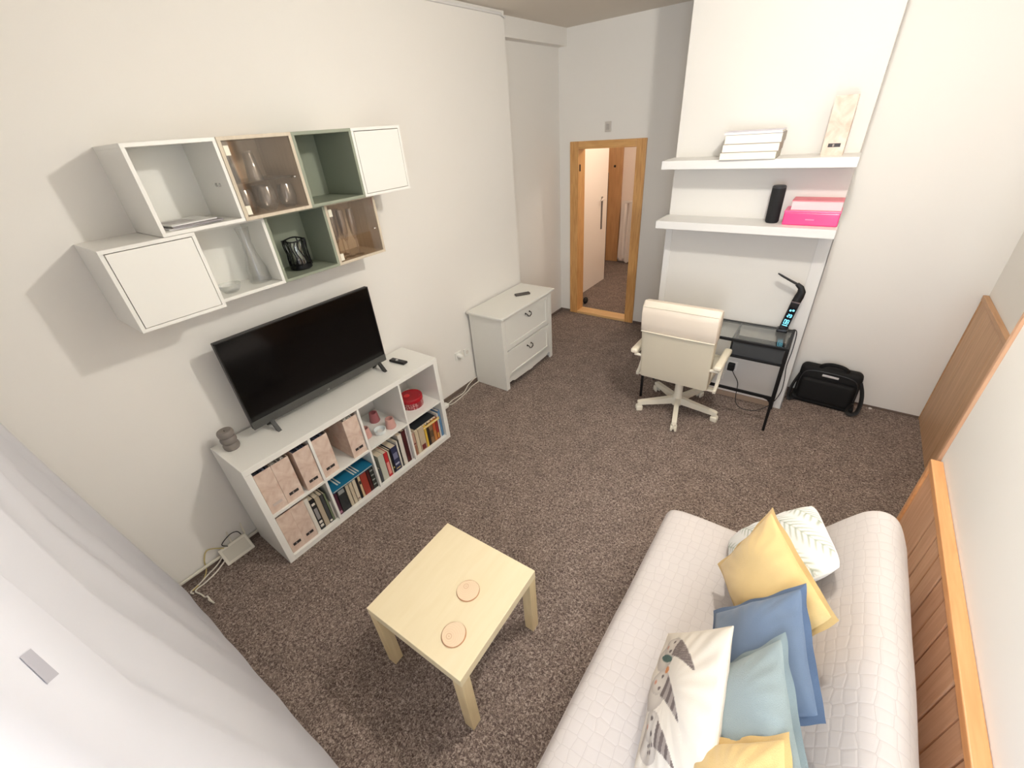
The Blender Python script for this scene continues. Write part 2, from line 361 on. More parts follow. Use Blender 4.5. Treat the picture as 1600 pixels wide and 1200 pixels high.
# ------------------------------------------------------------------ cube shelf unit (2 x 4)
KX0, KX1, KH, KL = 0.015, 0.405, 0.77, 1.47
CELL_Y = [(0.038, 0.376), (0.391, 0.7275), (0.7425, 1.079), (1.094, 1.432)]
ZB, ZM, ZMT, ZT = 0.038, 0.3775, 0.3925, 0.732
t = thing('cube_bookcase', 'long white eight-cell cube bookcase under the television', 'bookcase', (0.21, 0.735, 0))
part(t, 'top_panel', B().box(KX0, KX1, 0, KL, ZT, KH, 0.0015), WHITE)
part(t, 'bottom_panel', B().box(KX0, KX1, 0.038, 1.432, 0, ZB, 0.0015), WHITE)
for y in (0, 1.432): part(t, 'side_panel', B().box(KX0, KX1, y, y+0.038, 0, ZT, 0.0015), WHITE)
for y0, y1 in zip([c[1] for c in CELL_Y[:-1]], [c[0] for c in CELL_Y[1:]]): part(t, 'divider', B().box(KX0+0.004, KX1-0.003, y0, y1, ZB, ZT), WHITE)
for y0, y1 in CELL_Y: part(t, 'shelf_board', B().box(KX0+0.004, KX1-0.003, y0, y1, ZM, ZMT), WHITE)

# ------------------------------------------------------------------ magazine files
def marble():
    m, nt, P, N, L = nodes_of('pink_marbled_card'); P.inputs['Roughness'].default_value = 0.6
    tc = N.new('ShaderNodeTexCoord'); n1 = N.new('ShaderNodeTexNoise'); n1.inputs['Scale'].default_value = 14; n1.inputs['Detail'].default_value = 5; n1.inputs['Distortion'].default_value = 1.0
    vo = N.new('ShaderNodeTexVoronoi'); vo.inputs['Scale'].default_value = 9
    L.new(tc.outputs['Object'], n1.inputs['Vector']); L.new(tc.outputs['Object'], vo.inputs['Vector'])
    rp = N.new('ShaderNodeValToRGB'); e = rp.color_ramp.elements; e[0].position = 0.33; e[0].color = lin((208, 180, 162)); e[1].position = 0.68; e[1].color = lin((230, 210, 194))
    L.new(n1.outputs['Fac'], rp.inputs['Fac'])
    r2 = N.new('ShaderNodeValToRGB'); q = r2.color_ramp.elements; q[0].position = 0.28; q[0].color = (0.35, 0.35, 0.35, 1); q[1].position = 0.36; q[1].color = (0, 0, 0, 1)
    L.new(vo.outputs['Distance'], r2.inputs['Fac'])
    mx = N.new('ShaderNodeMix'); mx.data_type = 'RGBA'; mx.inputs[7].default_value = lin((206, 158, 136))
    L.new(r2.outputs['Color'], mx.inputs[0]); L.new(rp.outputs['Color'], mx.inputs[6]); L.new(mx.outputs[2], P.inputs['Base Color']); return m
MARB = marble()
DARKL = M('dark_label', (46, 40, 40), 0.5); PAPER = M('paper', (226, 220, 210), 0.8, var=0.05, vs=60); GREYP = M('grey_folder', (96, 98, 112), 0.6, var=0.3, vs=50)
TAUPE = M('file_inside', (196, 168, 148), 0.7)
LABELW = M('label_white', (226, 214, 204), 0.6)
def magazine_file(loc, w_, d, h, label, facing='x', group='marbled magazine files', faint=False, contents=True, low=False):
    """local: front at x=0 facing +x, width along y (0..w), depth towards -x"""
    o = thing('magazine_file', label, 'magazine file', loc, 0 if facing == 'x' else -PI/2, group)
    th = 0.003
    part(o, 'front_panel', B().box(-th, 0, 0, w_, 0, h), MARB, world=False)
    part(o, 'back_panel', B().box(-d, -d+th, 0, w_, 0, h*0.78), MARB, world=False)
    side = [(-th, 0), (-th, h), (-d*0.35, h), (-d*0.55, h*0.72), (-d, h*0.72), (-d, 0)] if low else [(-th, 0), (-th, h), (-d, h*0.94), (-d, 0)]
    for y in (0, w_-th):
        part(o, 'side_panel', B().prism(side, 'y', y, y+th), MARB, world=False)
    part(o, 'base_panel', B().box(-d+th, -th, th, w_-th, 0, th), TAUPE, world=False)
    lb = part(o, 'label', B().box(0, 0.0012, w_*0.24, w_*0.80, h*0.15, h*0.215, 0.0004), M('faint_label', (206, 190, 180), 0.6) if faint else DARKL, world=False,
              label=None)
    if not faint: part(lb, 'label_card', B().box(0.0012, 0.0016, w_*0.44, w_*0.52, h*0.16, h*0.205), M('label_mark', (150, 138, 132), 0.6), world=False)
    if contents:
        b = B(); y = 0.008
        while y < w_-0.014:
            q = random.uniform(0.004, 0.012); b.box(-d+0.01, -0.008-random.uniform(0, 0.02), y, y+q, 0.004, h+random.uniform(-0.03, 0.008)); y += q+random.uniform(0.001, 0.006)
        part(o, 'papers', b, random.choice([GREYP, PAPER, GREYP]), world=False)
    return o
XF = 0.385
magazine_file((XF, 0.043, ZMT), 0.098, 0.3, 0.302, 'marbled file with faint pale label at the outer end of the top bookcase row', faint=True)
magazine_file((XF, 0.1425, ZMT), 0.104, 0.3, 0.302, 'second marbled file in the top row, flush beside the file with the faint label')
magazine_file((XF+0.008, 0.271, ZMT), 0.103, 0.3, 0.302, 'third marbled file in the top row, right against the first divider with its side showing')
magazine_file((XF, 0.396, ZMT), 0.106, 0.3, 0.300, 'marbled file on the near side of the second bookcase cell, just past the first divider')
magazine_file((XF+0.004, 0.617, ZMT), 0.107, 0.3, 0.306, 'marbled file standing alone in the second bookcase cell, nearest the candle cups')
magazine_file((XF, 0.043, ZB), 0.088, 0.3, 0.315, 'outer marbled file in the bottom corner cell of the bookcase', contents=False)
magazine_file((XF, 0.1315, ZB), 0.088, 0.3, 0.315, 'marbled file beside the white-spined folder in the bottom corner cell', contents=False)
magazine_file((2.43, 3.08, 1.94), 0.112, 0.155, 0.31, 'marbled file standing alone on the upper wall shelf', 'y', low=True, contents=False)

# ------------------------------------------------------------------ books
CREAMP = M('book_pages', (226, 210, 184), 0.8, var=0.08, vs=90)
BM = {}
def bcol(c):
    if c not in BM: BM[c] = M('cover_%02x%02x%02x' % c, c, 0.5, var=0.05, vs=25)
    return BM[c]
def book(y0, y1, h, d, c, label, z=ZB, xf=0.375, band=None, lean=0.0):
    o = thing('book', label, 'book', (xf, (y0+y1)/2, z), 0, 'books on the bottom shelf'); w_ = y1-y0-0.0012; cv = min(0.0022, w_*0.15)
    b = B().box(-d, 0, -w_/2, -w_/2+cv, 0, h).box(-d, 0, w_/2-cv, w_/2, 0, h).box(-cv*1.2, 0, -w_/2, w_/2, 0, h, 0.0006)
    part(o, 'cover', b, bcol(c), world=False)
    part(o, 'pages', B().box(-d+0.003, -cv*1.2, -w_/2+cv, w_/2-cv, 0.003, h-0.004), CREAMP, world=False)
    for (a, e, cc) in (band or []):
        part(o, 'spine_label', B().box(0, 0.0006, -w_/2*0.7, w_/2*0.7, h*a, h*e), bcol(cc), world=False)
    if lean: o.rotation_euler = (lean, 0, 0)
    return o
W_, K_, G_ = (228, 222, 210), (28, 26, 28), (90, 92, 94)
# first cell
book(0.222, 0.25, 0.3, 0.26, W_, 'white-spined folder between the marbled files and the black binder')
book(0.2505, 0.283, 0.27, 0.25, K_, 'black binder spine with white lettering blocks, bottom first cell', band=[(0.08, 0.16, W_), (0.2, 0.28, W_), (0.34, 0.7, (150, 146, 144)), (0.8, 0.87, W_)])
book(0.284, 0.318, 0.262, 0.24, (178, 164, 142), 'beige book between black binder and dark grey book, bottom first cell')
book(0.319, 0.343, 0.255, 0.24, (64, 66, 68), 'dark grey book, bottom first cell', band=[(0.04, 0.1, W_)])
book(0.344, 0.357, 0.25, 0.22, (124, 134, 104), 'thin olive green book next to the first divider')
book(0.3575, 0.372, 0.16, 0.2, (214, 208, 196), 'short pale book against the first divider, bottom row')
# second cell
book(0.395, 0.425, 0.205, 0.2, (74, 30, 50), 'dark purple book under the near end of the teal folder', band=[(0.06, 0.16, (170, 120, 140))])
book(0.426, 0.49, 0.215, 0.2, (40, 42, 44), 'thick black book under the teal folder beside the purple one', band=[(0.72, 0.88, (150, 152, 150))])
book(0.491, 0.518, 0.205, 0.2, (206, 192, 166), 'first of three cream paperbacks under the teal folder, next to the thick black book')
book(0.519, 0.546, 0.212, 0.2, (198, 184, 158), 'middle of three cream paperbacks under the teal folder')
book(0.547, 0.575, 0.208, 0.2, (212, 200, 176), 'last of three cream paperbacks under the teal folder, next to a black spine', band=[(0.08, 0.13, (120, 90, 80))])
book(0.576, 0.592, 0.21, 0.2, (30, 28, 30), 'thin black book between cream paperbacks and red book')
book(0.593, 0.612, 0.2, 0.2, (216, 190, 150), 'thin tan book beside the red book under the teal folder', band=[(0.6, 0.75, (60, 40, 40))])
book(0.613, 0.664, 0.215, 0.2, (158, 58, 44), 'thick brick red book under the far end of the teal folder')
book(0.665, 0.689, 0.215, 0.2, (70, 24, 26), 'dark maroon book beside the brick red one')
book(0.690, 0.7245, 0.215, 0.2, (46, 50, 46), 'black-green book with pale specks against the second divider', band=[(0.15, 0.2, (150, 156, 150)), (0.35, 0.4, (150, 156, 150)), (0.55, 0.6, (150, 156, 150)), (0.75, 0.8, (150, 156, 150))])
# third cell
book(0.746, 0.764, 0.225, 0.2, (92, 100, 90), 'dark green-grey book just past the second divider, bottom row')
book(0.765, 0.782, 0.13, 0.18, (84, 86, 92), 'small dark grey booklet in the third cell')
book(0.783, 0.833, 0.232, 0.2, (196, 196, 180), 'pale green-white thick book beside the red spine, third cell')
book(0.834, 0.867, 0.225, 0.2, (196, 44, 48), 'bright red spined paperback, third cell', band=[(0.1, 0.6, (226, 150, 140))])
book(0.868, 0.883, 0.22, 0.2, (214, 200, 176), 'thin cream book between the red and black spines')
book(0.884, 0.9, 0.222, 0.2, (26, 26, 30), 'thin black book beside the navy one', band=[(0.2, 0.26, (190, 170, 90))])
book(0.901, 0.956, 0.225, 0.2, (44, 48, 78), 'thick navy blue book with pale lettering, third cell', band=[(0.25, 0.32, (170, 172, 190)), (0.5, 0.75, (120, 122, 150)), (0.08, 0.12, (200, 170, 90))])
book(0.957, 0.974, 0.25, 0.22, (226, 220, 208), 'white book right after the navy one, third cell')
book(0.975, 0.983, 0.255, 0.22, (36, 34, 36), 'very thin black folder between two white spines, third cell')
book(0.984, 1.022, 0.288, 0.22, (222, 214, 202), 'tall white book beside the dark maroon folder')
book(1.023, 1.059, 0.3, 0.22, (66, 16, 20), 'tall dark maroon folder in the third cell')
book(1.060, 1.076, 0.302, 0.22, (216, 206, 204), 'tall thin white folder against the third divider')
# fourth cell
book(1.098, 1.139, 0.22, 0.2, (190, 152, 132), 'book with a pinkish photo spine just past the third divider', band=[(0.05, 0.45, (160, 110, 80)), (0.5, 0.56, (110, 50, 40))])
book(1.140, 1.174, 0.22, 0.2, (214, 198, 168), 'cream book in the fourth cell beside the pinkish one')
book(1.175, 1.234, 0.222, 0.2, (196, 178, 150), 'thick beige book with a dark red mark, fourth cell', band=[(0.04, 0.26, (110, 26, 30))])
book(1.235, 1.259, 0.215, 0.2, (226, 186, 70), 'yellow spined book standing in the fourth cell')
book(1.260, 1.284, 0.212, 0.2, (46, 34, 28), 'dark brown book right after the yellow spine')
book(1.285, 1.324, 0.215, 0.2, (140, 106, 74), 'brown picture-spined book, fourth cell', band=[(0.3, 0.6, (90, 70, 50))])
book(1.325, 1.356, 0.215, 0.2, (186, 120, 60), 'orange-brown spined book, fourth cell', band=[(0.5, 0.9, (190, 80, 50))])
book(1.357, 1.386, 0.213, 0.2, (150, 46, 42), 'dark red spined book, fourth cell', band=[(0.05, 0.3, (210, 150, 70))])
book(1.387, 1.404, 0.24, 0.22, (224, 220, 214), 'white folder beside the blue one, fourth cell')
book(1.405, 1.428, 0.255, 0.22, (96, 138, 178), 'light blue folder against the end panel of the bookcase')
# flat ones on top
def flat_book(x0, x1, y0, y1, z0, z1, c, label, rz=0, name='book', cat='book', marks=None, group='books lying flat on the book row'):
    o = thing(name, label, cat, ((x0+x1)/2, (y0+y1)/2, z0), rz, group); hx, hy, h = (x1-x0)/2, (y1-y0)/2, z1-z0; cv = min(0.003, h*0.2)
    part(o, 'cover', B().box(-hx, hx, -hy, hy, 0, cv).box(-hx, hx, -hy, hy, h-cv, h, 0.0008).box(-hx, -hx+cv, -hy, hy, 0, h), bcol(c), world=False)
    part(o, 'pages', B().box(-hx+cv, hx-0.004, -hy+0.004, hy-0.004, cv, h-cv), CREAMP, world=False)
    for (a, e, f, g, cc) in (marks or []): part(o, 'cover_mark', B().box(-hx+2*hx*a, -hx+2*hx*e, -hy+2*hy*f, -hy+2*hy*g, h, h+0.0006), bcol(cc), world=False)
    return o
flat_book(0.165, 0.4, 0.398, 0.72, 0.2605, 0.274, (22, 106, 140), 'teal folder with white stripes lying flat on the second row of books', name='folder', cat='folder', group='folders on the book row',
          marks=[(0.45, 0.85, 0.17, 0.2, W_), (0.45, 0.85, 0.23, 0.26, W_), (0.4, 0.9, 0.55, 0.58, W_), (0.4, 0.9, 0.61, 0.64, W_), (0.4, 0.9, 0.67, 0.70, W_)]).location.z = 0.2545
flat_book(0.2, 0.382, 1.245, 1.425, 0.2245, 0.243, (230, 194, 76), 'yellow book lying flat on the fourth row of books').location = (0.29, 1.32, 0.2235)
flat_book(0.10, 0.36, 1.135, 1.36, 0.243, 0.265, (42, 46, 50), 'dark grey book lying on top of the yellow book', marks=[(0.3, 0.5, 0.4, 0.55, W_), (0.2, 0.45, 0.65, 0.95, (120, 124, 160))]).location = (0.232, 1.27, 0.2425)

# ------------------------------------------------------------------ bookcase ornaments
def cup(loc, r0, r1, h, mat, label, name='candle_cup', cat='candle holder', group='candle cups on the bookcase'):
    o = thing(name, label, cat, loc, 0, group)
    part(o, 'cup', B().lathe([(0, 0), (r0*0.92, 0), (r0, 0.006), (r1, h), (r1-0.006, h), (r0*0.75, 0.02), (0, 0.018)]), mat, True, False)
    part(o, 'candle', B().lathe([(0, 0.019), (r0*0.7, 0.021), (r1-0.008, h*0.55), (0, h*0.56)]), M('pink_wax', (214, 160, 148), 0.5), True, False)
    return o
PINKC = M('pink_ceramic', (208, 160, 150), 0.45); DPINK = M('dark_pink_ceramic', (172, 104, 106), 0.45)
cup((0.155, 0.975, ZMT), 0.04, 0.03, 0.078, DPINK, 'dark pink candle cup at the back of the third top cell')
cup((0.262, 0.815, ZMT), 0.04, 0.03, 0.078, PINKC, 'pale pink candle cup nearest the divider, left of the glass dish')
cup((0.325, 0.99, ZMT), 0.04, 0.03, 0.078, PINKC, 'pale pink candle cup at the front, right of the glass dish')
CLEAR = glass('clear_glass', (0.97, 0.98, 0.975), 0.06, 0.8)
o = thing('glass_dish', 'small round clear glass dish between the pink candle cups', 'dish', (0.315, 0.9, ZMT))
part(o, 'dish', B().lathe([(0, 0), (0.032, 0), (0.04, 0.006), (0.045, 0.036), (0.041, 0.036), (0.036, 0.01), (0, 0.008)]), M('milky_glass', (226, 230, 228), 0.2), True, False)
part(o, 'tealight', B().lathe([(0, 0.009), (0.019, 0.009), (0.019, 0.022), (0, 0.022)]), M('tealight_wax', (236, 232, 226), 0.5), True, False)
def dotted():
    m, nt, P, N, L = nodes_of('dotted_red'); P.inputs['Roughness'].default_value = 0.3
    tc = N.new('ShaderNodeTexCoord'); mp = N.new('ShaderNodeMapping'); L.new(tc.outputs['Object'], mp.inputs['Vector'])
    vo = N.new('ShaderNodeTexVoronoi'); vo.inputs['Scale'].default_value = 105; vo.inputs['Randomness'].default_value = 0.35; L.new(mp.outputs['Vector'], vo.inputs['Vector'])
    rp = N.new('ShaderNodeValToRGB'); e = rp.color_ramp.elements; e[0].position = 0.3; e[0].color = lin((244, 214, 206)); e[1].position = 0.4; e[1].color = lin((146, 18, 32))
    L.new(vo.outputs['Distance'], rp.inputs['Fac']); L.new(rp.outputs['Color'], P.inputs['Base Color']); return m
o = thing('round_tin', 'round red tin with white dotted side in the last top cell', 'tin', (0.238, 1.282, ZMT))
part(o, 'tin_body', B().lathe([(0, 0), (0.09, 0), (0.092, 0.004), (0.092, 0.062), (0, 0.062)], n=40), dotted(), True, False, label='red side with white dots')
ld = part(o, 'lid', B().lathe([(0.094, 0.058), (0.094, 0.082), (0.09, 0.088), (0.075, 0.0885), (0.072, 0.086), (0, 0.086)], n=40), M('red_tin', (168, 12, 30), 0.22, coat=0.6), True, False)
part(ld, 'lid_motif', B().lathe([(0, 0.0862), (0.02, 0.0868), (0.024, 0.0862)], c=(-0.02, -0.02, 0)), M('red_tin_light', (216, 50, 50), 0.3), True, False)
o = thing('pillar_candle', 'grey ribbed pillar candle at the near end of the bookcase top', 'candle', (0.135, 0.078, KH))
prof = [(0, 0), (0.036, 0)]
for k in range(3):
    for a in range(7):
        th = -PI/2+PI*a/6; prof.append((0.034+0.009*math.cos(th), 0.022+0.042*k+0.02*math.sin(th)))
prof += [(0.032, 0.126), (0.028, 0.124), (0, 0.118)]
part(o, 'wax_body', B().lathe(prof), M('grey_wax', (126, 118, 112), 0.5, var=0.12, vs=30), True, False)
part(o, 'wick', B().cyl((0, 0, 0.117), (0.002, 0, 0.128), 0.0015, n=6), IRON, True, False)
def remote(loc, rz, L_, W2, label, mat, wheel=True):
    o = thing('remote_control', label, 'remote control', loc, rz, 'remote controls')
    part(o, 'remote_body', B().box(-L_/2, L_/2, -W2/2, W2/2, 0, 0.018, 0.006, 3), mat, True, False)
    if wheel: part(o, 'wheel', B().lathe([(0, 0.0215), (0.009, 0.0215), (0.011, 0.0175)], c=(-L_*0.08, 0, 0), n=16), M('remote_wheel', (196, 194, 192), 0.4), True, False)
    b = B()
    for i in range(4):
        for j in range(3): b.box(L_*(0.06+0.1*i), L_*(0.06+0.1*i)+0.008, -0.014+0.01*j, -0.007+0.01*j, 0.0175, 0.0192)
    bt = part(o, 'buttons', b, M('remote_buttons', (70, 68, 68), 0.5), False, False); bt['kind'] = 'stuff'
    return o
remote((0.2, 1.275, KH), 0.12, 0.15, 0.046, 'black remote control lying on the white bookcase beside the television', M('remote_black', (30, 28, 28), 0.4))
remote((0.238, 2.875, 0.78), 0.92, 0.155, 0.048, 'dark brown remote control lying on the white chest of drawers', M('remote_brown', (72, 64, 58), 0.4), False)

# ------------------------------------------------------------------ television
TY0, TY1, TZ0, TZ1, TX = 0.209, 1.198, 0.822, 1.384, 0.168
o = thing('television', 'large black flat television standing on the white bookcase', 'television', (0.15, (TY0+TY1)/2, KH))
BLK = M('tv_black_plastic', (20, 20, 20), 0.35)
part(o, 'housing', B().box(0.135, TX-0.006, TY0, TY1, TZ0, TZ1, 0.004).box(0.09, 0.136, TY0+0.15, TY1-0.15, TZ0+0.03, TZ0+0.34, 0.012), BLK)
part(o, 'bezel', B().box(TX-0.007, TX+0.001, TY0, TY1, TZ1-0.008, TZ1, 0.001).box(TX-0.007, TX+0.001, TY0, TY0+0.008, TZ0, TZ1, 0.001).box(TX-0.007, TX+0.001, TY1-0.008, TY1, TZ0, TZ1, 0.001), BLK)
part(o, 'lower_bezel', B().box(TX-0.007, TX+0.003, TY0, TY1, TZ0, TZ0+0.05, 0.0015), M('tv_grey_strip', (70, 70, 67), 0.4))
part(o, 'screen', B().box(TX-0.008, TX-0.003, TY0+0.007, TY1-0.007, TZ0+0.048, TZ1-0.007), M('tv_screen', (3, 3, 4), 0.12, spec=0.35))
for y in (0.315, 1.13):
    part(o, 'foot', B().prism([(0.085, KH), (0.098, KH), (0.15, TZ0+0.012), (0.205, KH), (0.232, KH), (0.172, TZ0+0.012), (0.145, TZ0+0.012)], 'y', y-0.011, y+0.011), BLK)
me = text_mesh('LG', 0.014); lg = bpy.data.objects.new('logo', me); COL.objects.link(lg); lg.parent = o
me.materials.append(M('silver_logo', (210, 210, 208), 0.3, 0.5))
lg.rotation_euler = (PI/2, 0, PI/2); lg.location = (TX+0.0032-0.15, 0.005, TZ0+0.012-KH)

# ------------------------------------------------------------------ wall cubes
LW = wood('limed_wood', (200, 186, 164), (214, 201, 180), (10, 10, 0.8), 0.5, 5); GREEN = M('sage_green', (146, 152, 134), 0.5, var=0.02); GREEN_E = GREEN
DGL = glass('smoked_door_glass', (0.95, 0.91, 0.87), 0.05, 0.5)
T_ = 0.0155; S_ = 0.35
def cube(y0, z0, depth, mat, label, door=None, hinge=False):
    x0, x1 = -0.0145, depth-0.018
    o = thing('wall_cube', label, 'wall cabinet', (x0, y0+S_/2, z0), 0, 'wall cubes above the television')
    xi = x1
    part(o, 'top_panel', B().box(x0, x1, y0, y0+S_, z0+S_-T_, z0+S_, 0.001), mat)
    part(o, 'bottom_panel', B().box(x0, x1, y0, y0+S_, z0, z0+T_, 0.001), mat)
    for y in (y0, y0+S_-T_): part(o, 'side_panel', B().box(x0, x1, y, y+T_, z0+T_, z0+S_-T_, 0.001), mat)
    part(o, 'back_panel', B().box(x0, x0+0.008, y0+T_, y0+S_-T_, z0+T_, z0+S_-T_), mat)
    if door == 'white':
        part(o, 'door', B().box(x1-0.018, x1-0.0005, y0+T_+0.003, y0+S_-T_-0.002, z0+T_+0.002, z0+S_-T_-0.003, 0.0015), WHITE)
    if door == 'glass':
        dr = part(o, 'glass_door', B().box(x1-0.008, x1-0.003, y0+T_+0.002, y0+S_-T_-0.002, z0+T_+0.002, z0+S_-T_-0.002), DGL)
        part(dr, 'knob', B().ellipsoid((x1+0.006, y0+S_-0.05, z0+S_*0.45), (0.008, 0.007, 0.007)), M('chrome_knob', (226, 222, 216), 0.2, 0.9), True)
        for z in (z0+T_+0.028, z0+S_-T_-0.04): part(dr, 'hinge_clip', B().box(x1-0.012, x1+0.001, y0+T_+0.001, y0+T_+0.024, z-0.02, z+0.02, 0.002), M('hinge_cream', (238, 232, 212), 0.4))
    if hinge:
        part(o, 'hinge_mount', B().cyl((x0+0.22, y0+S_-T_-0.006, z0+0.16), (x0+0.22, y0+S_-T_, z0+0.16), 0.008).cyl((x0+0.255, y0+S_-T_-0.006, z0+0.16), (x0+0.255, y0+S_-T_, z0+0.16), 0.008), M('hinge_chrome', (200, 198, 194), 0.25, 0.8), True)
    return o
ZU, ZL = 1.9425, 1.591
YU, YL = 0.180, -0.053
D35, D25 = 0.358, 0.272
cube(YU, ZU, D35-0.006, WHITE, 'open white wall cube holding papers, first of the upper row', hinge=True)
cube(YU+S_, ZU, D35, LW, 'pale wood wall cube with glass door, in the upper row, holding tumblers and wine glasses', 'glass')
cube(YU+2*S_, ZU, D35, GREEN, 'empty open sage green wall cube in the upper row')
cube(YU+3*S_, ZU, D35, WHITE, 'closed white wall cube at the far end of the upper row', 'white')
cube(YL, ZL, D35-0.006, WHITE, 'closed white wall cube at the near end of the lower row', 'white')
cube(YL+S_, ZL, D25, WHITE, 'open white wall cube holding a carafe, in the lower row', hinge=False)
cube(YL+2*S_, ZL, D25, GREEN, 'open sage green wall cube holding a black lantern, in the lower row')
cube(YL+3*S_, ZL, D25, LW, 'pale wood cube with glass door holding flutes, end of the lower row', 'glass')
FU, FL = ZU+T_, ZL+T_
# papers in the first cube
for k, (dx, dy, rz, c, lb) in enumerate(((0.0, 0.0, 0.06, (206, 204, 206), 'bottom magazine of the flat pile in the open white wall cube'), (0.012, 0.015, -0.03, (150, 144, 146), 'middle magazine of the pile in the open white wall cube'), (-0.01, -0.01, 0.1, (232, 230, 226), 'top white leaflet of the pile in the open white wall cube'))):
    o = thing('magazine', lb, 'magazine', (0.185+dx, 0.325+dy, FU+0.006*k), rz, 'papers in the open white cube')
    part(o, 'pages', B().box(-0.105, 0.105, -0.11+0.012*k, 0.11, 0, 0.0055, 0.001), M('mag_%d' % k, c, 0.5, var=0.25, vs=30), False, False)
    part(o, 'cover_photo', B().box(-0.07, 0.06, -0.07, 0.04, 0.0055, 0.0058), M('mag_photo_%d' % k, ((120, 100, 104), (90, 84, 92), (196, 190, 188))[k], 0.5, var=0.5, vs=40), False, False)
# glassware
t = thing('glass_shelf', 'clear glass shelf inside the upper glass-door wall cube', 'shelf', (0.14, YU+1.5*S_, 2.098))
part(t, 'shelf_plate', B().box(0.0, 0.3, YU+S_+T_, YU+2*S_-T_, 2.098, 2.103), CLEAR)
for y in (YU+S_+T_+0.003, YU+2*S_-T_-0.003): part(t, 'shelf_pin', B().cyl((0.25, y-0.003, 2.094), (0.25, y+0.003, 2.094), 0.004, n=8), MATS['chrome_knob'])
GLS = glass('drinking_glass', (0.99, 0.99, 0.99), 0.12, 0.35, 0.13, 0.035)
def glassware(name, label, prof, spots, group, n=24, foot=None, mat=None):
    src = None
    for i, (x, y, z) in enumerate(spots):
        if src is None:
            src = o = thing(name, label[i], 'glass', (x, y, z), 0, group)
            part(o, 'bowl', B().lathe(prof, n=n), mat or GLS, True, False)
            if foot: part(o, 'foot', B().lathe(foot, n=n), mat or GLS, True, False)
        else:
            o = copy_tree(src); o.location = (x, y, z); o['label'] = label[i]
glassware('tumbler', ['tall clear tumbler on the glass shelf, nearest the hinge clips', 'tall clear tumbler on the glass shelf, second from the hinge clips', 'tall clear tumbler behind the first one on the glass shelf'],
          [(0.037, 0), (0.0375, 0.002), (0.024, 0.122), (0.021, 0.126), (0, 0.126), (0, 0.119), (0.0215, 0.118), (0.0355, 0.0)], [(0.235, 0.572, 2.103), (0.235, 0.690, 2.103), (0.09, 0.64, 2.103)], 'tumblers')
glassware('wine_glass', ['rounded stemless glass nearest the hinge clips on the cube floor', 'rounded stemless glass in the middle of the cube floor', 'rounded stemless glass nearest the knob on the cube floor', 'rounded stemless glass at the back of the cube floor'],
          [(0, 0), (0.02, 0), (0.036, 0.02), (0.044, 0.05), (0.040, 0.085), (0.034, 0.112), (0.032, 0.112), (0.038, 0.085), (0.042, 0.05), (0.034, 0.022), (0, 0.006)], [(0.27, 0.588, FU), (0.27, 0.697, FU), (0.262, 0.805, FU), (0.12, 0.74, FU)], 'stemless glasses')
PKG = glass('pink_glass', (0.99, 0.95, 0.92), 0.13, 0.35, 0.13, 0.04)
glassware('champagne_flute', ['rosy flute nearest the hinge clip in the lower glass-door cube', 'rosy flute second from the hinge clip in the lower glass-door cube', 'rosy flute third from the hinge clip in the lower glass-door cube', 'rosy flute at the back of the lower glass-door cube'],
          [(0, 0.10), (0.012, 0.105), (0.021, 0.14), (0.024, 0.2), (0.021, 0.275), (0.0195, 0.275), (0.0225, 0.2), (0.019, 0.142), (0, 0.11)], [(0.185, 1.06, FL), (0.185, 1.125, FL), (0.19, 1.19, FL), (0.1, 1.15, FL)], 'flutes',
          foot=[(0, 0), (0.03, 0), (0.03, 0.002), (0.006, 0.008), (0.004, 0.02), (0.004, 0.09), (0.009, 0.096), (0.009, 0.103), (0, 0.106)], mat=PKG)
o = thing('carafe', 'tall clear glass carafe in the open white lower wall cube', 'carafe', (0.13, 0.575, FL))
part(o, 'body', B().lathe([(0, 0), (0.05, 0), (0.056, 0.008), (0.05, 0.075), (0.03, 0.15), (0.023, 0.21), (0.03, 0.268), (0.034, 0.285), (0.032, 0.285), (0.021, 0.21), (0.028, 0.15), (0.047, 0.076), (0.05, 0.012), (0, 0.01)], n=32), glass('carafe_glass', (0.975, 0.98, 0.975), 0.05, 0.3, 0.15, 0.05), True, False)
o = thing('glass_bowl', 'small clear cut-glass bowl in front of the carafe in the wall cube', 'bowl', (0.165, 0.40, FL))
part(o, 'bowl', B().lathe([(0, 0), (0.03, 0), (0.05, 0.02), (0.056, 0.042), (0.053, 0.042), (0.046, 0.022), (0.028, 0.006), (0, 0.005)], n=14), glass('cut_glass', (0.96, 0.97, 0.96), 0.1, 0.4, 0.15, 0.12), False, False)
# black wire lantern
o = thing('wire_lantern', 'black wire candle lantern in the sage green lower wall cube', 'lantern', (0.12, 0.828, FL))
WIRE = M('black_wire', (22, 22, 24), 0.35, 0.4)
LR, LH = 0.062, 0.165
part(o, 'base_plate', B().lathe([(0, 0), (0.05, 0), (LR, 0.008), (LR, 0.03), (LR-0.008, 0.034), (0, 0.02)]), WIRE, True, False)
ring = [(LR*math.cos(2*PI*k/24), LR*math.sin(2*PI*k/24), LH+0.004*math.sin(3*2*PI*k/24)) for k in range(25)]
part(o, 'rim', B().tube(ring, 0.0042, 8, cap=False), WIRE, True, False)
rn = random.Random(3)
for k in range(14):
    a = 2*PI*k/14; q = rn.uniform(-0.3, 0.3); pts = []
    for i in range(7):
        v = i/6; aa = a + q*v + 0.16*math.sin(v*PI*2+k); rr = LR*(0.98+0.03*math.sin(v*6+k)); pts.append((rr*math.cos(aa), rr*math.sin(aa), 0.02+v*(LH-0.02)))
    part(o, 'wire', B().tube(pts, 0.0034, 6), WIRE, True, False)
part(o, 'glass_liner', B().lathe([(0.05, 0.03), (0.053, 0.15), (0.051, 0.15), (0.048, 0.032)]), CLEAR, True, False)
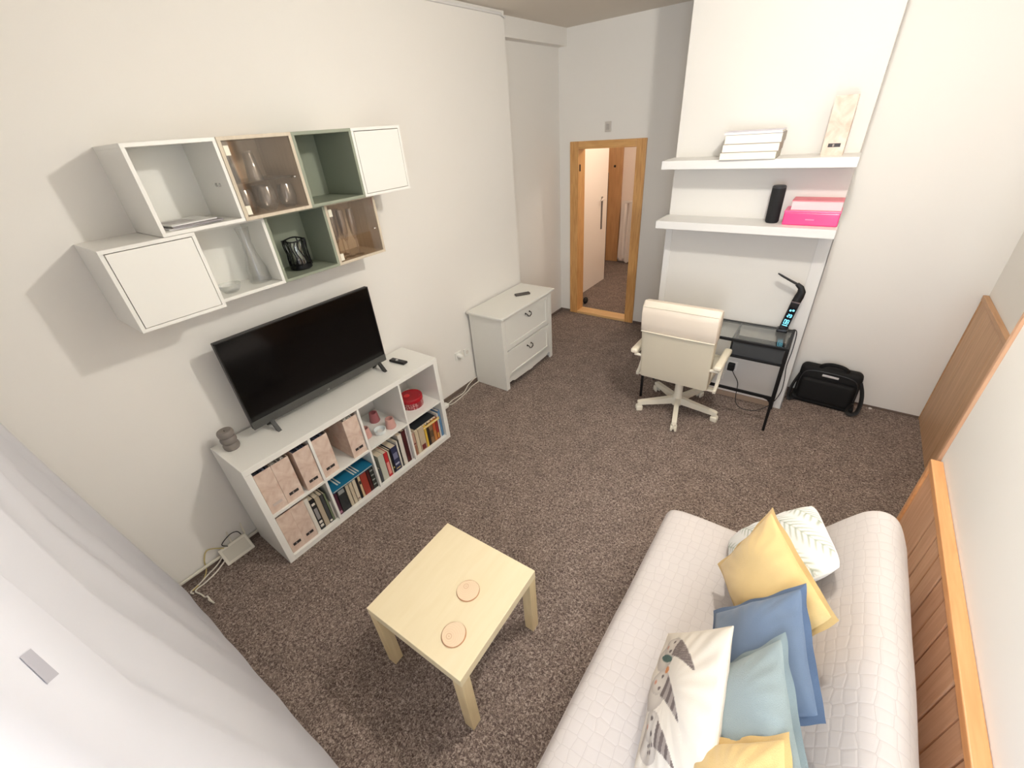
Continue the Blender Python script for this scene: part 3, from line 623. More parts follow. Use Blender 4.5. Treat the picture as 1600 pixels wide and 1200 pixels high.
part(o, 'candle', B().lathe([(0, 0.022), (0.02, 0.022), (0.02, 0.05), (0, 0.05)]), M('dark_candle', (30, 30, 32), 0.5), True, False)

# ------------------------------------------------------------------ chest of drawers
CH = M('chest_white', (232, 230, 222), 0.4, var=0.006)
cy0, cy1, cx0, cx1, cz = 2.30, 3.15, 0.012, 0.402, 0.78
o = thing('chest_of_drawers', 'white two-drawer chest of drawers with dark drop handles against the left wall', 'chest of drawers', (0.2, 2.725, 0))
part(o, 'top_board', B().box(cx0-0.008, cx1+0.03, cy0-0.028, cy1+0.028, cz-0.024, cz, 0.006), CH)
for y in (cy0, cy1-0.018): part(o, 'side_panel', B().box(cx0, cx1-0.016, y, y+0.018, 0, cz-0.024, 0.001), CH)
part(o, 'back_panel', B().box(cx0, cx0+0.006, cy0+0.018, cy1-0.018, 0.03, cz-0.03), CH)
yy0, yy1 = cy0-0.002, cy1+0.002
for y0, y1 in ((yy0, cy0+0.05), (cy1-0.05, yy1)): part(o, 'front_stile', B().box(cx1-0.018, cx1, y0, y1, 0, cz-0.024, 0.002), CH)
pl_ = [(cy0+0.05, 0.15), (cy0+0.05, 0.075), (cy0+0.1, 0.075), (cy0+0.13, 0.058), (cy0+0.38, 0.05), (cy0+0.4, 0.043), (cy0+0.45, 0.043), (cy0+0.47, 0.05), (cy1-0.13, 0.058), (cy1-0.1, 0.075), (cy1-0.05, 0.075), (cy1-0.05, 0.15)]
part(o, 'plinth', B().prism(pl_, 'x', cx1-0.014, cx1), CH)
for y0, y1 in ((cy0-0.002, cy0+0.05), (cy1-0.05, cy1+0.002)): pass
HB = M('bronze_handle', (58, 50, 44), 0.35, 0.7)
for z0, z1 in ((0.118, 0.405), (0.418, 0.748)):
    dy0, dy1 = cy0+0.053, cy1-0.053
    d = part(o, 'drawer', B().box(cx1-0.02, cx1-0.008, dy0+0.045, dy1-0.045, z0+0.045, z1-0.045), CH)
    fr = B().box(cx1-0.02, cx1, dy0, dy1, z1-0.048, z1, 0.002).box(cx1-0.02, cx1, dy0, dy1, z0, z0+0.048, 0.002).box(cx1-0.02, cx1, dy0, dy0+0.05, z0+0.046, z1-0.046, 0.002).box(cx1-0.02, cx1, dy1-0.05, dy1, z0+0.046, z1-0.046, 0.002)
    part(d, 'drawer_frame', fr, CH)
    yc = (dy0+dy1)/2; zc = z1-0.075
    hb = B().tube([(cx1-0.004, yc-0.034, zc), (cx1+0.014, yc-0.034, zc-0.003), (cx1+0.02, yc-0.026, zc-0.022), (cx1+0.02, yc, zc-0.032), (cx1+0.02, yc+0.026, zc-0.022), (cx1+0.014, yc+0.034, zc-0.003), (cx1-0.004, yc+0.034, zc)], 0.0048, 8)
    for s in (-1, 1): hb.lathe([(0, 0), (0.01, 0), (0.008, 0.004), (0, 0.005)], T=Matrix.Translation((cx1-0.008, yc+s*0.034, zc)) @ Matrix.Rotation(PI/2, 4, 'Y'), n=14)
    part(d, 'handle', hb, HB, True, label='dark bronze drop handle')
part(o, 'drawer_box', B().box(cx0+0.02, cx1-0.022, cy0+0.02, cy1-0.02, 0.12, cz-0.03), CH)

# ------------------------------------------------------------------ wall shelves and what stands on them
for z, lb in ((1.885, 'upper white floating shelf on the chimney wall'), (1.475, 'lower white floating shelf on the chimney wall')):
    o = thing('floating_shelf', lb, 'shelf', (2.06, 3.24, z), 0, 'floating shelves')
    part(o, 'shelf_board', B().box(1.482, 2.634, 2.98, 3.2395, z, z+0.055, 0.002), WHITEM)
SB = WHITE
PGW = M('bright_pages', (246, 240, 222), 0.8, var=0.02, vs=120)
def stack_book(x0, x1, y0, y1, z0, z1, label, cover, rz):
    o = thing('book', label, 'book', ((x0+x1)/2, (y0+y1)/2, z0), rz, 'pale books on the upper wall shelf'); hx, hy, h = (x1-x0)/2, (y1-y0)/2, z1-z0
    part(o, 'cover', B().box(-hx, hx, -hy, hy, 0, 0.002).box(-hx, hx, -hy, hy, h-0.002, h, 0.0006).box(hx-0.002, hx, -hy, hy, 0, h), bcol(cover), False, False)
    part(o, 'pages', B().box(-hx+0.002, hx-0.003, -hy+0.002, hy-0.003, 0.002, h-0.002), PGW, False, False)
z = 1.94
for k, (h, lb, cv, rz) in enumerate(((0.043, 'bottom book of the pale stack on the upper wall shelf', (176, 168, 152), 0.03), (0.047, 'second book from the bottom of the pale stack', (158, 136, 120), 0.05), (0.052, 'thickest book of the pale stack, just under the lilac notebook', (160, 148, 134), 0.04))):
    stack_book(1.868+0.008*k, 2.200+0.006*k, 2.965, 3.2, z, z+h, lb, cv, rz); z += h+0.0005
o = thing('notebook', 'thin lilac-white notebook on top of the pale book stack', 'notebook', (2.04, 3.085, z), 0.05)
part(o, 'cover', B().box(-0.168, 0.168, -0.115, 0.115, 0, 0.002).box(-0.168, 0.168, -0.115, 0.115, 0.012, 0.0145, 0.0008), M('lilac_cover', (222, 218, 228), 0.5), False, False)
part(o, 'pages', B().box(-0.164, 0.164, -0.112, 0.112, 0.002, 0.012), PGW, False, False)
part(o, 'lettering', B().box(-0.12, -0.03, -0.09, -0.078, 0.0145, 0.0149).box(-0.02, 0.1, -0.09, -0.084, 0.0145, 0.0149), M('grey_print', (150, 146, 156), 0.6), False, False)
o = thing('cylinder_speaker', 'black cylindrical speaker on the lower wall shelf', 'speaker', (2.247, 3.13, 1.53))
part(o, 'speaker_body', B().lathe([(0, 0.004), (0.038, 0.004), (0.042, 0.01), (0.042, 0.222), (0, 0.222)]), M('speaker_mesh', (20, 20, 22), 0.8, bump=0.4, bs=500), True, False)
part(o, 'top_cap', B().lathe([(0.042, 0.222), (0.042, 0.23), (0.037, 0.236), (0.03, 0.233), (0, 0.232)]), M('speaker_cap', (52, 52, 54), 0.35), True, False)
part(o, 'foot_ring', B().lathe([(0, 0), (0.036, 0), (0.036, 0.005), (0, 0.005)]), MATS['black_rubber'], True, False)
o = thing('pink_box', 'hot pink storage box at the far right of the lower wall shelf', 'box', (2.473, 3.15, 1.53))
HP = M('hot_pink', (248, 58, 128), 0.3, coat=0.4)
part(o, 'box_body', B().box(2.317, 2.628, 3.068, 3.236, 1.53, 1.612, 0.006), HP)
part(o, 'box_lid', B().box(2.315, 2.63, 3.066, 3.237, 1.609, 1.622, 0.004), M('hot_pink_lid', (250, 80, 140), 0.3))
part(o, 'emblem', B().box(2.445, 2.495, 3.0665, 3.068, 1.565, 1.572, 0.0006), M('pink_emblem', (255, 130, 170), 0.4))
o = thing('pink_book', 'thick pale pink book lying on the hot pink box', 'book', (2.485, 3.15, 1.622))
part(o, 'cover', B().box(2.345, 2.626, 3.085, 3.235, 1.622, 1.625).box(2.345, 2.626, 3.085, 3.235, 1.677, 1.683, 0.001), M('rose_cover', (232, 130, 140), 0.5))
part(o, 'pages', B().box(2.347, 2.624, 3.088, 3.232, 1.625, 1.677), M('blush_pages', (244, 206, 208), 0.8))

# ------------------------------------------------------------------ desk
BMET = M('black_metal', (22, 21, 22), 0.4, 0.3); SMOKE = M('charcoal_panel', (58, 60, 62), 0.45)
o = thing('glass_desk', 'small glass-topped desk with black metal frame and charcoal drawer', 'desk', (2.06, 3.03, 0))
DX_0, DX_1, DY0, DY1, DZT = 1.535, 2.575, 2.845, 3.21, 0.738
part(o, 'glass_top', B().box(DX_0+0.012, DX_1-0.012, DY0+0.012, DY1-0.012, DZT-0.004, DZT+0.002), glass('desk_glass', (0.95, 0.965, 0.96), 0.025, 0.4))
b = B().box(DX_0, DX_1, DY0, DY0+0.02, DZT-0.02, DZT, 0.002).box(DX_0, DX_1, DY1-0.02, DY1, DZT-0.02, DZT, 0.002)
for x in (DX_0, DX_1-0.02): b.box(x, x+0.02, DY0+0.02, DY1-0.02, DZT-0.02, DZT, 0.002)
part(o, 'top_frame', b, BMET)
for x in (DX_0, DX_1-0.02):
    for y in (DY0, DY1-0.02): part(o, 'leg', B().box(x, x+0.02, y, y+0.02, 0, DZT-0.02, 0.002), BMET)
zs = 0.295; f = 0.05
pol = [(DX_0+0.02, zs-f)] + [(DX_0+0.02+f*(1-math.cos(a)), zs-f+f*math.sin(a)) for a in (0.5, 1.0, PI/2)]
pol += [(DX_1-0.02-f*(1-math.cos(a)), zs-f+f*math.sin(a)) for a in (PI/2, 1.0, 0.5)] + [(DX_1-0.02, zs-f), (DX_1-0.02, zs+0.022), (DX_0+0.02, zs+0.022)]
part(o, 'stretcher', B().prism(pol, 'y', DY0+0.003, DY0+0.017), BMET)
dr = part(o, 'drawer', B().box(2.205, 2.553, DY0+0.02, DY0+0.028, 0.6, 0.712).box(2.205, 2.553, DY0+0.028, DY1-0.1, 0.6, 0.608).box(2.205, 2.212, DY0+0.028, DY1-0.1, 0.608, 0.712).box(2.546, 2.553, DY0+0.028, DY1-0.1, 0.608, 0.712).box(2.212, 2.546, DY1-0.107, DY1-0.1, 0.608, 0.66), SMOKE)
part(dr, 'drawer_rail', B().box(2.2, 2.556, DY0+0.004, DY0+0.02, 0.586, 0.604, 0.002).box(2.2, 2.21, DY0+0.004, DY0+0.02, 0.604, 0.718, 0.001), BMET)
part(dr, 'drawer_front', B().box(2.212, 2.553, DY0+0.01, DY0+0.02, 0.606, 0.715, 0.001), SMOKE)
part(o, 'cross_strip', B().box(2.196, 2.206, DY0+0.02, DY1-0.02, DZT-0.02, DZT-0.006), SMOKE)
# desk lamp
o = thing('desk_lamp', 'black clock lamp with lit blue display and bent flat neck on the glass desk', 'lamp', (2.49, 3.14, DZT+0.002))
LB = M('lamp_black', (20, 19, 22), 0.35)
zb = DZT+0.002
part(o, 'lamp_base', B().box(2.452, 2.528, 3.105, 3.175, zb, zb+0.026, 0.008), LB)
dirv = Vector((0.034, 0.0, 0.225)); n0 = Vector((2.492, 3.14, zb+0.02)); n1 = n0+dirv
T = Matrix.Translation(n0) @ Matrix.Rotation(math.atan2(dirv.x, dirv.z), 4, 'Y')
part(o, 'column', B().box(-0.029, 0.029, -0.016, 0.016, 0, 0.225, 0.006, 2, T), LB)
part(o, 'collar', B().box(-0.03, 0.03, -0.017, 0.017, 0.223, 0.229, 0.001, 2, T), M('lamp_collar', (130, 112, 112), 0.3, 0.6))
LEA = M('lamp_leather', (15, 14, 15), 0.5, bump=0.3, bs=200)
pth = [T @ Vector(p) for p in ((0, 0, 0.225), (0.004, 0, 0.27), (0.004, 0, 0.305), (-0.012, 0, 0.335), (-0.045, -0.002, 0.354))]
part(o, 'neck', B().tube(pth, [(0.016, 0.03), (0.0155, 0.030), (0.014, 0.027), (0.011, 0.02), (0.009, 0.014)], 14), LEA, True)
pth = [T @ Vector(p) for p in ((-0.04, -0.002, 0.352), (-0.09, -0.003, 0.366), (-0.16, -0.006, 0.388), (-0.185, -0.008, 0.397))]
part(o, 'lamp_head', B().tube(pth, [(0.016, 0.008), (0.022, 0.006), (0.021, 0.005), (0.012, 0.003)], 14), LB, True)
dsp = part(o, 'display', B().box(-0.021, 0.021, -0.0175, -0.0155, 0.03, 0.19, 0.001, 2, T), M('display_black', (10, 12, 20), 0.2))
CY = emis('display_cyan', (120, 214, 238), 2.2)
SEG = {'a': (0, 1, 0), 'b': (1, 0.75, 1), 'c': (1, 0.25, 1), 'd': (0, 0, 0), 'e': (-1, 0.25, 1), 'f': (-1, 0.75, 1), 'g': (0, 0.5, 0)}
DIG = {'0': 'abcdef', '1': 'bc', '2': 'abged', '3': 'abgcd', '5': 'afgcd', '8': 'abcdefg'}
b = B()
def digit(d, cx, z0, w2, h):
    for s in DIG[d]:
        sx, sz, vert = SEG[s]; x = cx+sx*w2/2; zz = z0+sz*h; t_ = 0.0022
        if vert: b.box(x-t_, x+t_, -0.0185, -0.0174, zz-h*0.22, zz+h*0.22, 0, 2, T)
        else: b.box(cx-w2*0.42, cx+w2*0.42, -0.0185, -0.0174, zz-t_, zz+t_, 0, 2, T)
digit('0', -0.0095, 0.052, 0.012, 0.033); digit('8', 0.0085, 0.052, 0.012, 0.033)
digit('2', -0.006, 0.108, 0.012, 0.022); digit('3', 0.009, 0.108, 0.012, 0.022)
b.ellipsoid((-0.008, -0.018, 0.16), (0.007, 0.0012, 0.008), 12, T).ellipsoid((0.010, -0.018, 0.165), (0.008, 0.0012, 0.008), 12, T)
b.box(-0.018, 0.018, -0.0185, -0.0174, 0.036, 0.042, 0, 2, T)
part(dsp, 'lit_digits', b, CY)
CORDK = M('black_cord', (30, 28, 28), 0.5)
def smooth_path(pts, k=6):
    P = [Vector(p) for p in pts]; out = []
    for i in range(len(P)-1):
        p0, p1, p2, p3 = P[max(i-1, 0)], P[i], P[i+1], P[min(i+2, len(P)-1)]
        for j in range(k):
            t = j/k; out.append(0.5*((2*p1)+(-p0+p2)*t+(2*p0-5*p1+4*p2-p3)*t*t+(-p0+3*p1-3*p2+p3)*t**3))
    out.append(P[-1]); return out
def cord(name, pts, r, mat, label, cat='cable', loc=None, plug=None):
    loc = loc or pts[0]; b = B().tube(smooth_path(pts), r, 7)
    return single(name, b, mat, label, cat, tuple(loc), True)
cord('power_cord', [(2.535, 3.15, zb+0.006), (2.57, 3.19, zb+0.008), (2.588, 3.215, 0.70), (2.592, 3.222, 0.55), (2.586, 3.218, 0.42), (2.6, 3.2, 0.3), (2.6, 3.19, 0.18), (2.56, 3.15, 0.08), (2.47, 3.1, 0.012), (2.36, 3.08, 0.006), (2.3, 3.15, 0.006), (2.28, 3.21, 0.05), (2.27, 3.226, 0.16), (2.225, 3.22, 0.24), (2.2, 3.21, 0.29)], 0.0032, CORDK, 'thin black lamp cord from desk lamp to the black plug under the desk')
o = thing('plug_adapter', 'black plug adapter in the wall socket below the desk', 'plug', (2.192, 3.232, 0.31))
part(o, 'adapter_body', B().box(2.166, 2.22, 3.185, 3.232, 0.28, 0.345, 0.008), MATS['black_rubber'])
part(o, 'socket_plate', B().box(2.15, 2.236, 3.2305, 3.2398, 0.27, 0.355, 0.004), WHITE)
single('cable_clip', B().box(2.115, 2.15, 3.226, 3.2395, 0.16, 0.225, 0.004), WHITE, 'small white cable clip on the wall under the desk', 'clip', (2.132, 3.2395, 0.16))

# ------------------------------------------------------------------ office chair
IV = M('ivory_leather', (232, 222, 200), 0.5, var=0.02, bump=0.08, bs=120); IVS = M('ivory_shell', (212, 202, 180), 0.55, var=0.01); IVP = M('ivory_plastic', (236, 228, 208), 0.42)
o = thing('office_chair', 'cream swivel office chair with armrests in front of the desk', 'chair', (1.885, 2.808, 0))
def chair(o):
    for k in range(5):
        a = math.radians(-76+72*k); c, s = math.cos(a), math.sin(a); R_ = 0.32
        T = Matrix.Rotation(a, 4, 'Z')
        leg = part(o, 'base_leg', B().prism([(0.03, 0.07), (0.31, 0.062), (0.335, 0.066), (0.335, 0.09), (0.31, 0.098), (0.03, 0.135)], 'y', -0.019, 0.019, T), IVP, False, False)
        cs = part(o, 'caster', B().box(R_-0.028, R_+0.028, -0.026, -0.005, 0.0, 0.054, 0.012, 3, T).box(R_-0.028, R_+0.028, 0.005, 0.026, 0.0, 0.054, 0.012, 3, T).box(R_-0.02, R_+0.02, -0.006, 0.006, 0.02, 0.066, 0.003, 2, T), IVP, True, False)
    part(o, 'column', B().lathe([(0, 0.05), (0.045, 0.06), (0.045, 0.13), (0.034, 0.15), (0.032, 0.36), (0, 0.36)], n=20), IVP, True, False)
    part(o, 'tilt_plate', B().box(-0.12, 0.12, -0.16, 0.12, 0.355, 0.385, 0.006), IVS, False, False)
    part(o, 'seat', B().box(-0.255, 0.255, -0.215, 0.28, 0.385, 0.47, 0.03, 4), IV, True, False)
    # backrest: profile (y towards camera negative, z) lofted over x
    prof = [(-0.205, 0.405), (-0.215, 0.40), (-0.262, 0.41), (-0.272, 0.45), (-0.29, 0.62), (-0.312, 0.8), (-0.325, 0.90), (-0.33, 0.98), (-0.318, 1.03), (-0.285, 1.062), (-0.24, 1.055), (-0.215, 1.02), (-0.21, 0.95), (-0.213, 0.80), (-0.19, 0.62), (-0.175, 0.47)]
    hw = 0.262
    b = B(); rings = []
    xs = [(-hw, 0.82), (-hw+0.006, 0.93), (-hw+0.02, 1.0), (-0.1, 1.0), (0, 1.0), (0.1, 1.0), (hw-0.02, 1.0), (hw-0.006, 0.93), (hw, 0.82)]
    cy_, cz_ = -0.25, 0.74
    for x, s in xs:
        rings.append([b.bm.verts.new((x+0.012*(z-0.7)*(1 if x > 0 else -1), cy_+(y-cy_)*s + 0.0, z if s == 1 else z+(cz_-z)*(1-s)*0.12)) for y, z in prof])
    n = len(prof)
    for r0, r1 in zip(rings, rings[1:]):
        for k in range(n): b.bm.faces.new((r0[k], r0[(k+1) % n], r1[(k+1) % n], r1[k]))
    b.bm.faces.new(rings[0]); b.bm.faces.new(rings[-1][::-1])
    back = part(o, 'backrest', b, IVS, True, False)
    # head cushion cover wraps the upper part of the backrest
    prof2 = [(-0.317, 0.832), (-0.321, 0.838), (-0.329, 0.90), (-0.335, 0.98), (-0.325, 1.035), (-0.29, 1.068), (-0.236, 1.06), (-0.208, 1.025), (-0.204, 0.95), (-0.21, 0.832)]
    b = B(); rings = []
    for x, s in [(-hw-0.004, 0.82), (-hw, 0.95), (-hw+0.012, 1.0), (-0.09, 1.0), (0.09, 1.0), (hw-0.012, 1.0), (hw, 0.95), (hw+0.004, 0.82)]:
        rings.append([b.bm.verts.new((x+0.004*(1 if x > 0 else -1), -0.265+(y+0.265)*s, 0.95+(z-0.95)*(1 if s == 1 else 0.96))) for y, z in prof2])
    n = len(prof2)
    for r0, r1 in zip(rings, rings[1:]):
        for k in range(n): b.bm.faces.new((r0[k], r0[(k+1) % n], r1[(k+1) % n], r1[k]))
    b.bm.faces.new(rings[0]); b.bm.faces.new(rings[-1][::-1])
    hc = part(o, 'head_cushion', b, M('ivory_leather_pinkish', (230, 216, 198), 0.5, var=0.02, bump=0.08, bs=120), True, False)
    part(hc, 'piping', B().tube([(-hw-0.004, -0.319, 0.832), (-0.1, -0.323, 0.832), (0.1, -0.323, 0.832), (hw+0.004, -0.319, 0.832)], 0.0045, 8).tube([(-hw-0.002, -0.325, 1.032), (-0.1, -0.327, 1.034), (0.1, -0.327, 1.034), (hw+0.002, -0.325, 1.032)], 0.003, 8), IV, True, False)
    for s in (-1, 1):
        arm = part(o, 'armrest', B().box(s*0.312-0.027, s*0.312+0.027, -0.315, 0.03, 0.622, 0.662, 0.014, 3), IV, True, False)
        part(arm, 'arm_bracket', B().prism([(-0.255, 0.625), (0.02, 0.625), (0.02, 0.600), (-0.13, 0.395), (-0.20, 0.37), (-0.205, 0.395), (-0.16, 0.42), (-0.02, 0.598), (-0.255, 0.606)], 'x', s*0.305-0.011, s*0.305+0.011), IVP, False, False)
        part(arm, 'arm_bolt', B().box(min(s*0.2, s*0.3), max(s*0.2, s*0.3), -0.19, -0.15, 0.372, 0.392, 0.003), IVP, False, False)
        part(arm, 'arm_knob', B().cyl((s*0.255, -0.27, 0.6), (s*0.315, -0.27, 0.6), 0.012, n=12), IVP, True, False)
chair(o)

# ------------------------------------------------------------------ laptop bag
NYL = M('black_nylon', (19, 18, 18), 0.75, bump=0.3, bs=350, spec=0.3)
o = thing('laptop_bag', 'black laptop bag with silver badge standing on the carpet against the wall', 'bag', (2.90, 3.49, 0), -0.035)
def bag(o):
    tilt = Matrix.Rotation(-0.10, 4, 'X')
    part(o, 'main_pocket', B().box(-0.215, 0.215, -0.045, 0.075, 0.012, 0.335, 0.042, 4, tilt), NYL, True, False)
    part(o, 'front_pocket', B().box(-0.19, 0.19, -0.078, -0.03, 0.03, 0.235, 0.03, 4, tilt), NYL, True, False)
    part(o, 'lower_band', B().box(-0.225, 0.225, -0.062, 0.08, 0.0, 0.05, 0.02, 3, tilt), NYL, True, False)
    part(o, 'badge', B().box(-0.062, 0.052, -0.0495, -0.044, 0.262, 0.28, 0.002, 2, tilt @ Matrix.Rotation(0.03, 4, 'Y')), M('silver_badge', (222, 220, 218), 0.3, 0.4), False, False, label='silver badge strip')
    part(o, 'handle', B().tube([tilt @ Vector(p) for p in smooth_path([(-0.085, -0.02, 0.32), (-0.07, -0.03, 0.352), (-0.02, -0.035, 0.372), (0.05, -0.035, 0.37), (0.095, -0.03, 0.35), (0.105, -0.02, 0.32)])], [(0.007, 0.015)]*31, 10), NYL, True, False)
    part(o, 'zip', B().tube([tilt @ Vector(p) for p in smooth_path([(-0.20, -0.05, 0.10), (-0.19, -0.049, 0.24), (-0.13, -0.047, 0.296), (0.1, -0.047, 0.296), (0.19, -0.049, 0.25), (0.2, -0.05, 0.1)])], 0.0035, 6), M('dark_zip', (48, 46, 46), 0.4), True, False)
    st = M('strap_webbing', (26, 25, 25), 0.7, bump=0.3, bs=300)
    part(o, 'shoulder_strap', B().tube(smooth_path([(0.205, 0.0, 0.27), (0.235, -0.03, 0.2), (0.252, -0.05, 0.11), (0.245, -0.075, 0.035), (0.205, -0.09, 0.018), (0.178, -0.085, 0.05), (0.2, -0.075, 0.11)]), [(0.006, 0.02)]*37, 8), st, True, False)
    part(o, 'strap_loop', B().tube(smooth_path([(-0.205, -0.01, 0.25), (-0.232, -0.04, 0.15), (-0.24, -0.06, 0.05), (-0.225, -0.075, 0.016), (-0.2, -0.07, 0.04)]), [(0.006, 0.018)]*25, 8), st, True, False)
bag(o)

# ------------------------------------------------------------------ low table and coasters
BIR = wood('birch_foil', (238, 221, 182), (242, 226, 190), (8, 1.0, 8), 0.42, 4)
BIRL = wood('birch_foil_leg', (222, 198, 150), (236, 214, 170), (8, 8, 0.9), 0.45, 4)
o = thing('side_table', 'square birch low table in the middle of the carpet', 'table', (1.6365, 0.2658, 0), 0.0343)
part(o, 'table_top', B().box(-0.275, 0.275, -0.275, 0.275, 0.4, 0.45, 0.002), BIR, False, False)
for sx in (-1, 1):
    for sy in (-1, 1): part(o, 'leg', B().box(sx*0.249-0.025, sx*0.249+0.025, sy*0.249-0.025, sy*0.249+0.025, 0, 0.4, 0.002), BIRL, False, False)
def coaster_mesh(b, r, h, seed, cen):
    g = random.Random(seed); ph = [g.uniform(0, 6) for _ in range(4)]; n = 64; rings = []
    rad = lambda a: r*(1+0.02*math.sin(2*a+ph[0])+0.012*math.sin(3*a+ph[1])+0.006*math.sin(7*a+ph[2]))
    ks = 24; lay = b.bm.verts.layers.float_color.new('print')
    def col(x, y):
        d = math.hypot(x-cen[0]*r, y-cen[1]*r); rr = d/r
        s = 0.5+0.5*math.sin(rr*34+1.2*math.sin(math.atan2(y-cen[1]*r, x-cen[0]*r)*2+ph[3])); cr = max(0, 1-abs(rr-0.22)/0.05)*0.5+max(0, 1-rr/0.06)
        base = Vector((238, 214, 182)); dk = Vector((226, 192, 156)); c = base.lerp(dk, 0.55*s*(0.4+0.6*max(0, 1-rr))); c = c.lerp(Vector((178, 120, 84)), min(1, cr)*0.75)
        return lin(c)
    for i in range(ks+1):
        q = i/ks; ring = []
        for k in range(n):
            a = 2*PI*k/n; x, y = rad(a)*q*math.cos(a), rad(a)*q*math.sin(a)
            v = b.bm.verts.new((x, y, h)); v[lay] = col(x, y); ring.append(v)
            if i == 0: break
        rings.append(ring)
    bot = [b.bm.verts.new((rad(2*PI*k/n)*math.cos(2*PI*k/n), rad(2*PI*k/n)*math.sin(2*PI*k/n), 0)) for k in range(n)]
    for v in bot: v[lay] = lin((196, 142, 100))
    for i in range(ks):
        for k in range(n):
            if i == 0: b.bm.faces.new((rings[0][0], rings[1][k], rings[1][(k+1) % n]))
            else: b.bm.faces.new((rings[i][k], rings[i+1][k], rings[i+1][(k+1) % n], rings[i][(k+1) % n]))
    for k in range(n): b.bm.faces.new((rings[ks][k], bot[k], bot[(k+1) % n], rings[ks][(k+1) % n]))
    b.bm.faces.new(bot[::-1])
WSL = painted('wood_slice', 0.6, 0.1, 200); BARK = M('bark_edge', (186, 136, 98), 0.8, var=0.15, vs=60)
for loc, r, sd, cen, lb in (((1.704, 0.297, 0.45), 0.05, 1, (-0.3, 0.35), 'round wooden slice coaster nearer the middle of the birch table'), ((1.782, 0.116, 0.45), 0.05, 2, (-0.4, -0.1), 'round wooden slice coaster with a dark knot nearer the corner of the birch table')):
    o = thing('coaster', lb, 'coaster', loc, 0.4*sd, 'wooden slice coasters'); b = B(); coaster_mesh(b, r, 0.007, sd, cen)
    part(o, 'wood_slice', b, WSL, False, False)
    part(o, 'bark_rim', B().tube([((r+0.0006)*(1)*math.cos(2*PI*k/48), (r+0.0006)*math.sin(2*PI*k/48), 0.0032) for k in range(49)], 0.0026, 6, cap=False), BARK, True, False)

# ------------------------------------------------------------------ sofa
def quilt():
    m, nt, P, N, L = nodes_of('quilted_cover'); P.inputs['Roughness'].default_value = 0.7; P.inputs['Specular IOR Level'].default_value = 0.25; P.inputs['Sheen Weight'].default_value = 0.15
    tc = N.new('ShaderNodeTexCoord'); nz = N.new('ShaderNodeTexNoise'); nz.inputs['Scale'].default_value = 5
    uv = N.new('ShaderNodeUVMap'); L.new(uv.outputs['UV'], nz.inputs['Vector'])
    ad = N.new('ShaderNodeMix'); ad.data_type = 'VECTOR'; ad.inputs[0].default_value = 0.02
    L.new(uv.outputs['UV'], ad.inputs[4]); L.new(nz.outputs['Color'], ad.inputs[5])
    vo = N.new('ShaderNodeTexVoronoi'); vo.feature = 'DISTANCE_TO_EDGE'; vo.inputs['Scale'].default_value = 25; vo.inputs['Randomness'].default_value = 0.3
    L.new(ad.outputs[1], vo.inputs['Vector'])
    rp = N.new('ShaderNodeValToRGB'); e = rp.color_ramp.elements; e[0].position = 0.0; e[0].color = lin((190, 180, 174)); e[1].position = 0.035; e[1].color = lin((205, 196, 190))
    L.new(vo.outputs['Distance'], rp.inputs['Fac']); L.new(rp.outputs['Color'], P.inputs['Base Color'])
    mr = N.new('ShaderNodeMapRange'); mr.inputs[2].default_value = 0.16; L.new(vo.outputs['Distance'], mr.inputs[0])
    n3 = N.new('ShaderNodeTexNoise'); n3.inputs['Scale'].default_value = 14; n3.inputs['Detail'].default_value = 3; L.new(uv.outputs['UV'], n3.inputs['Vector'])
    mm = N.new('ShaderNodeMath'); mm.operation = 'ADD'; L.new(mr.outputs[0], mm.inputs[0]); L.new(n3.outputs['Fac'], mm.inputs[1])
    bp = N.new('ShaderNodeBump'); bp.inputs['Strength'].default_value = 0.2; bp.inputs['Distance'].default_value = 0.004
    L.new(mm.outputs[0], bp.inputs['Height']); L.new(bp.outputs['Normal'], P.inputs['Normal']); return m
QUILT = quilt()
def spline2(pts, k=5):
    P = [Vector((a, 0, b)) for a, b in pts]; return [(q.x, q.z) for q in smooth_path(P, k)]
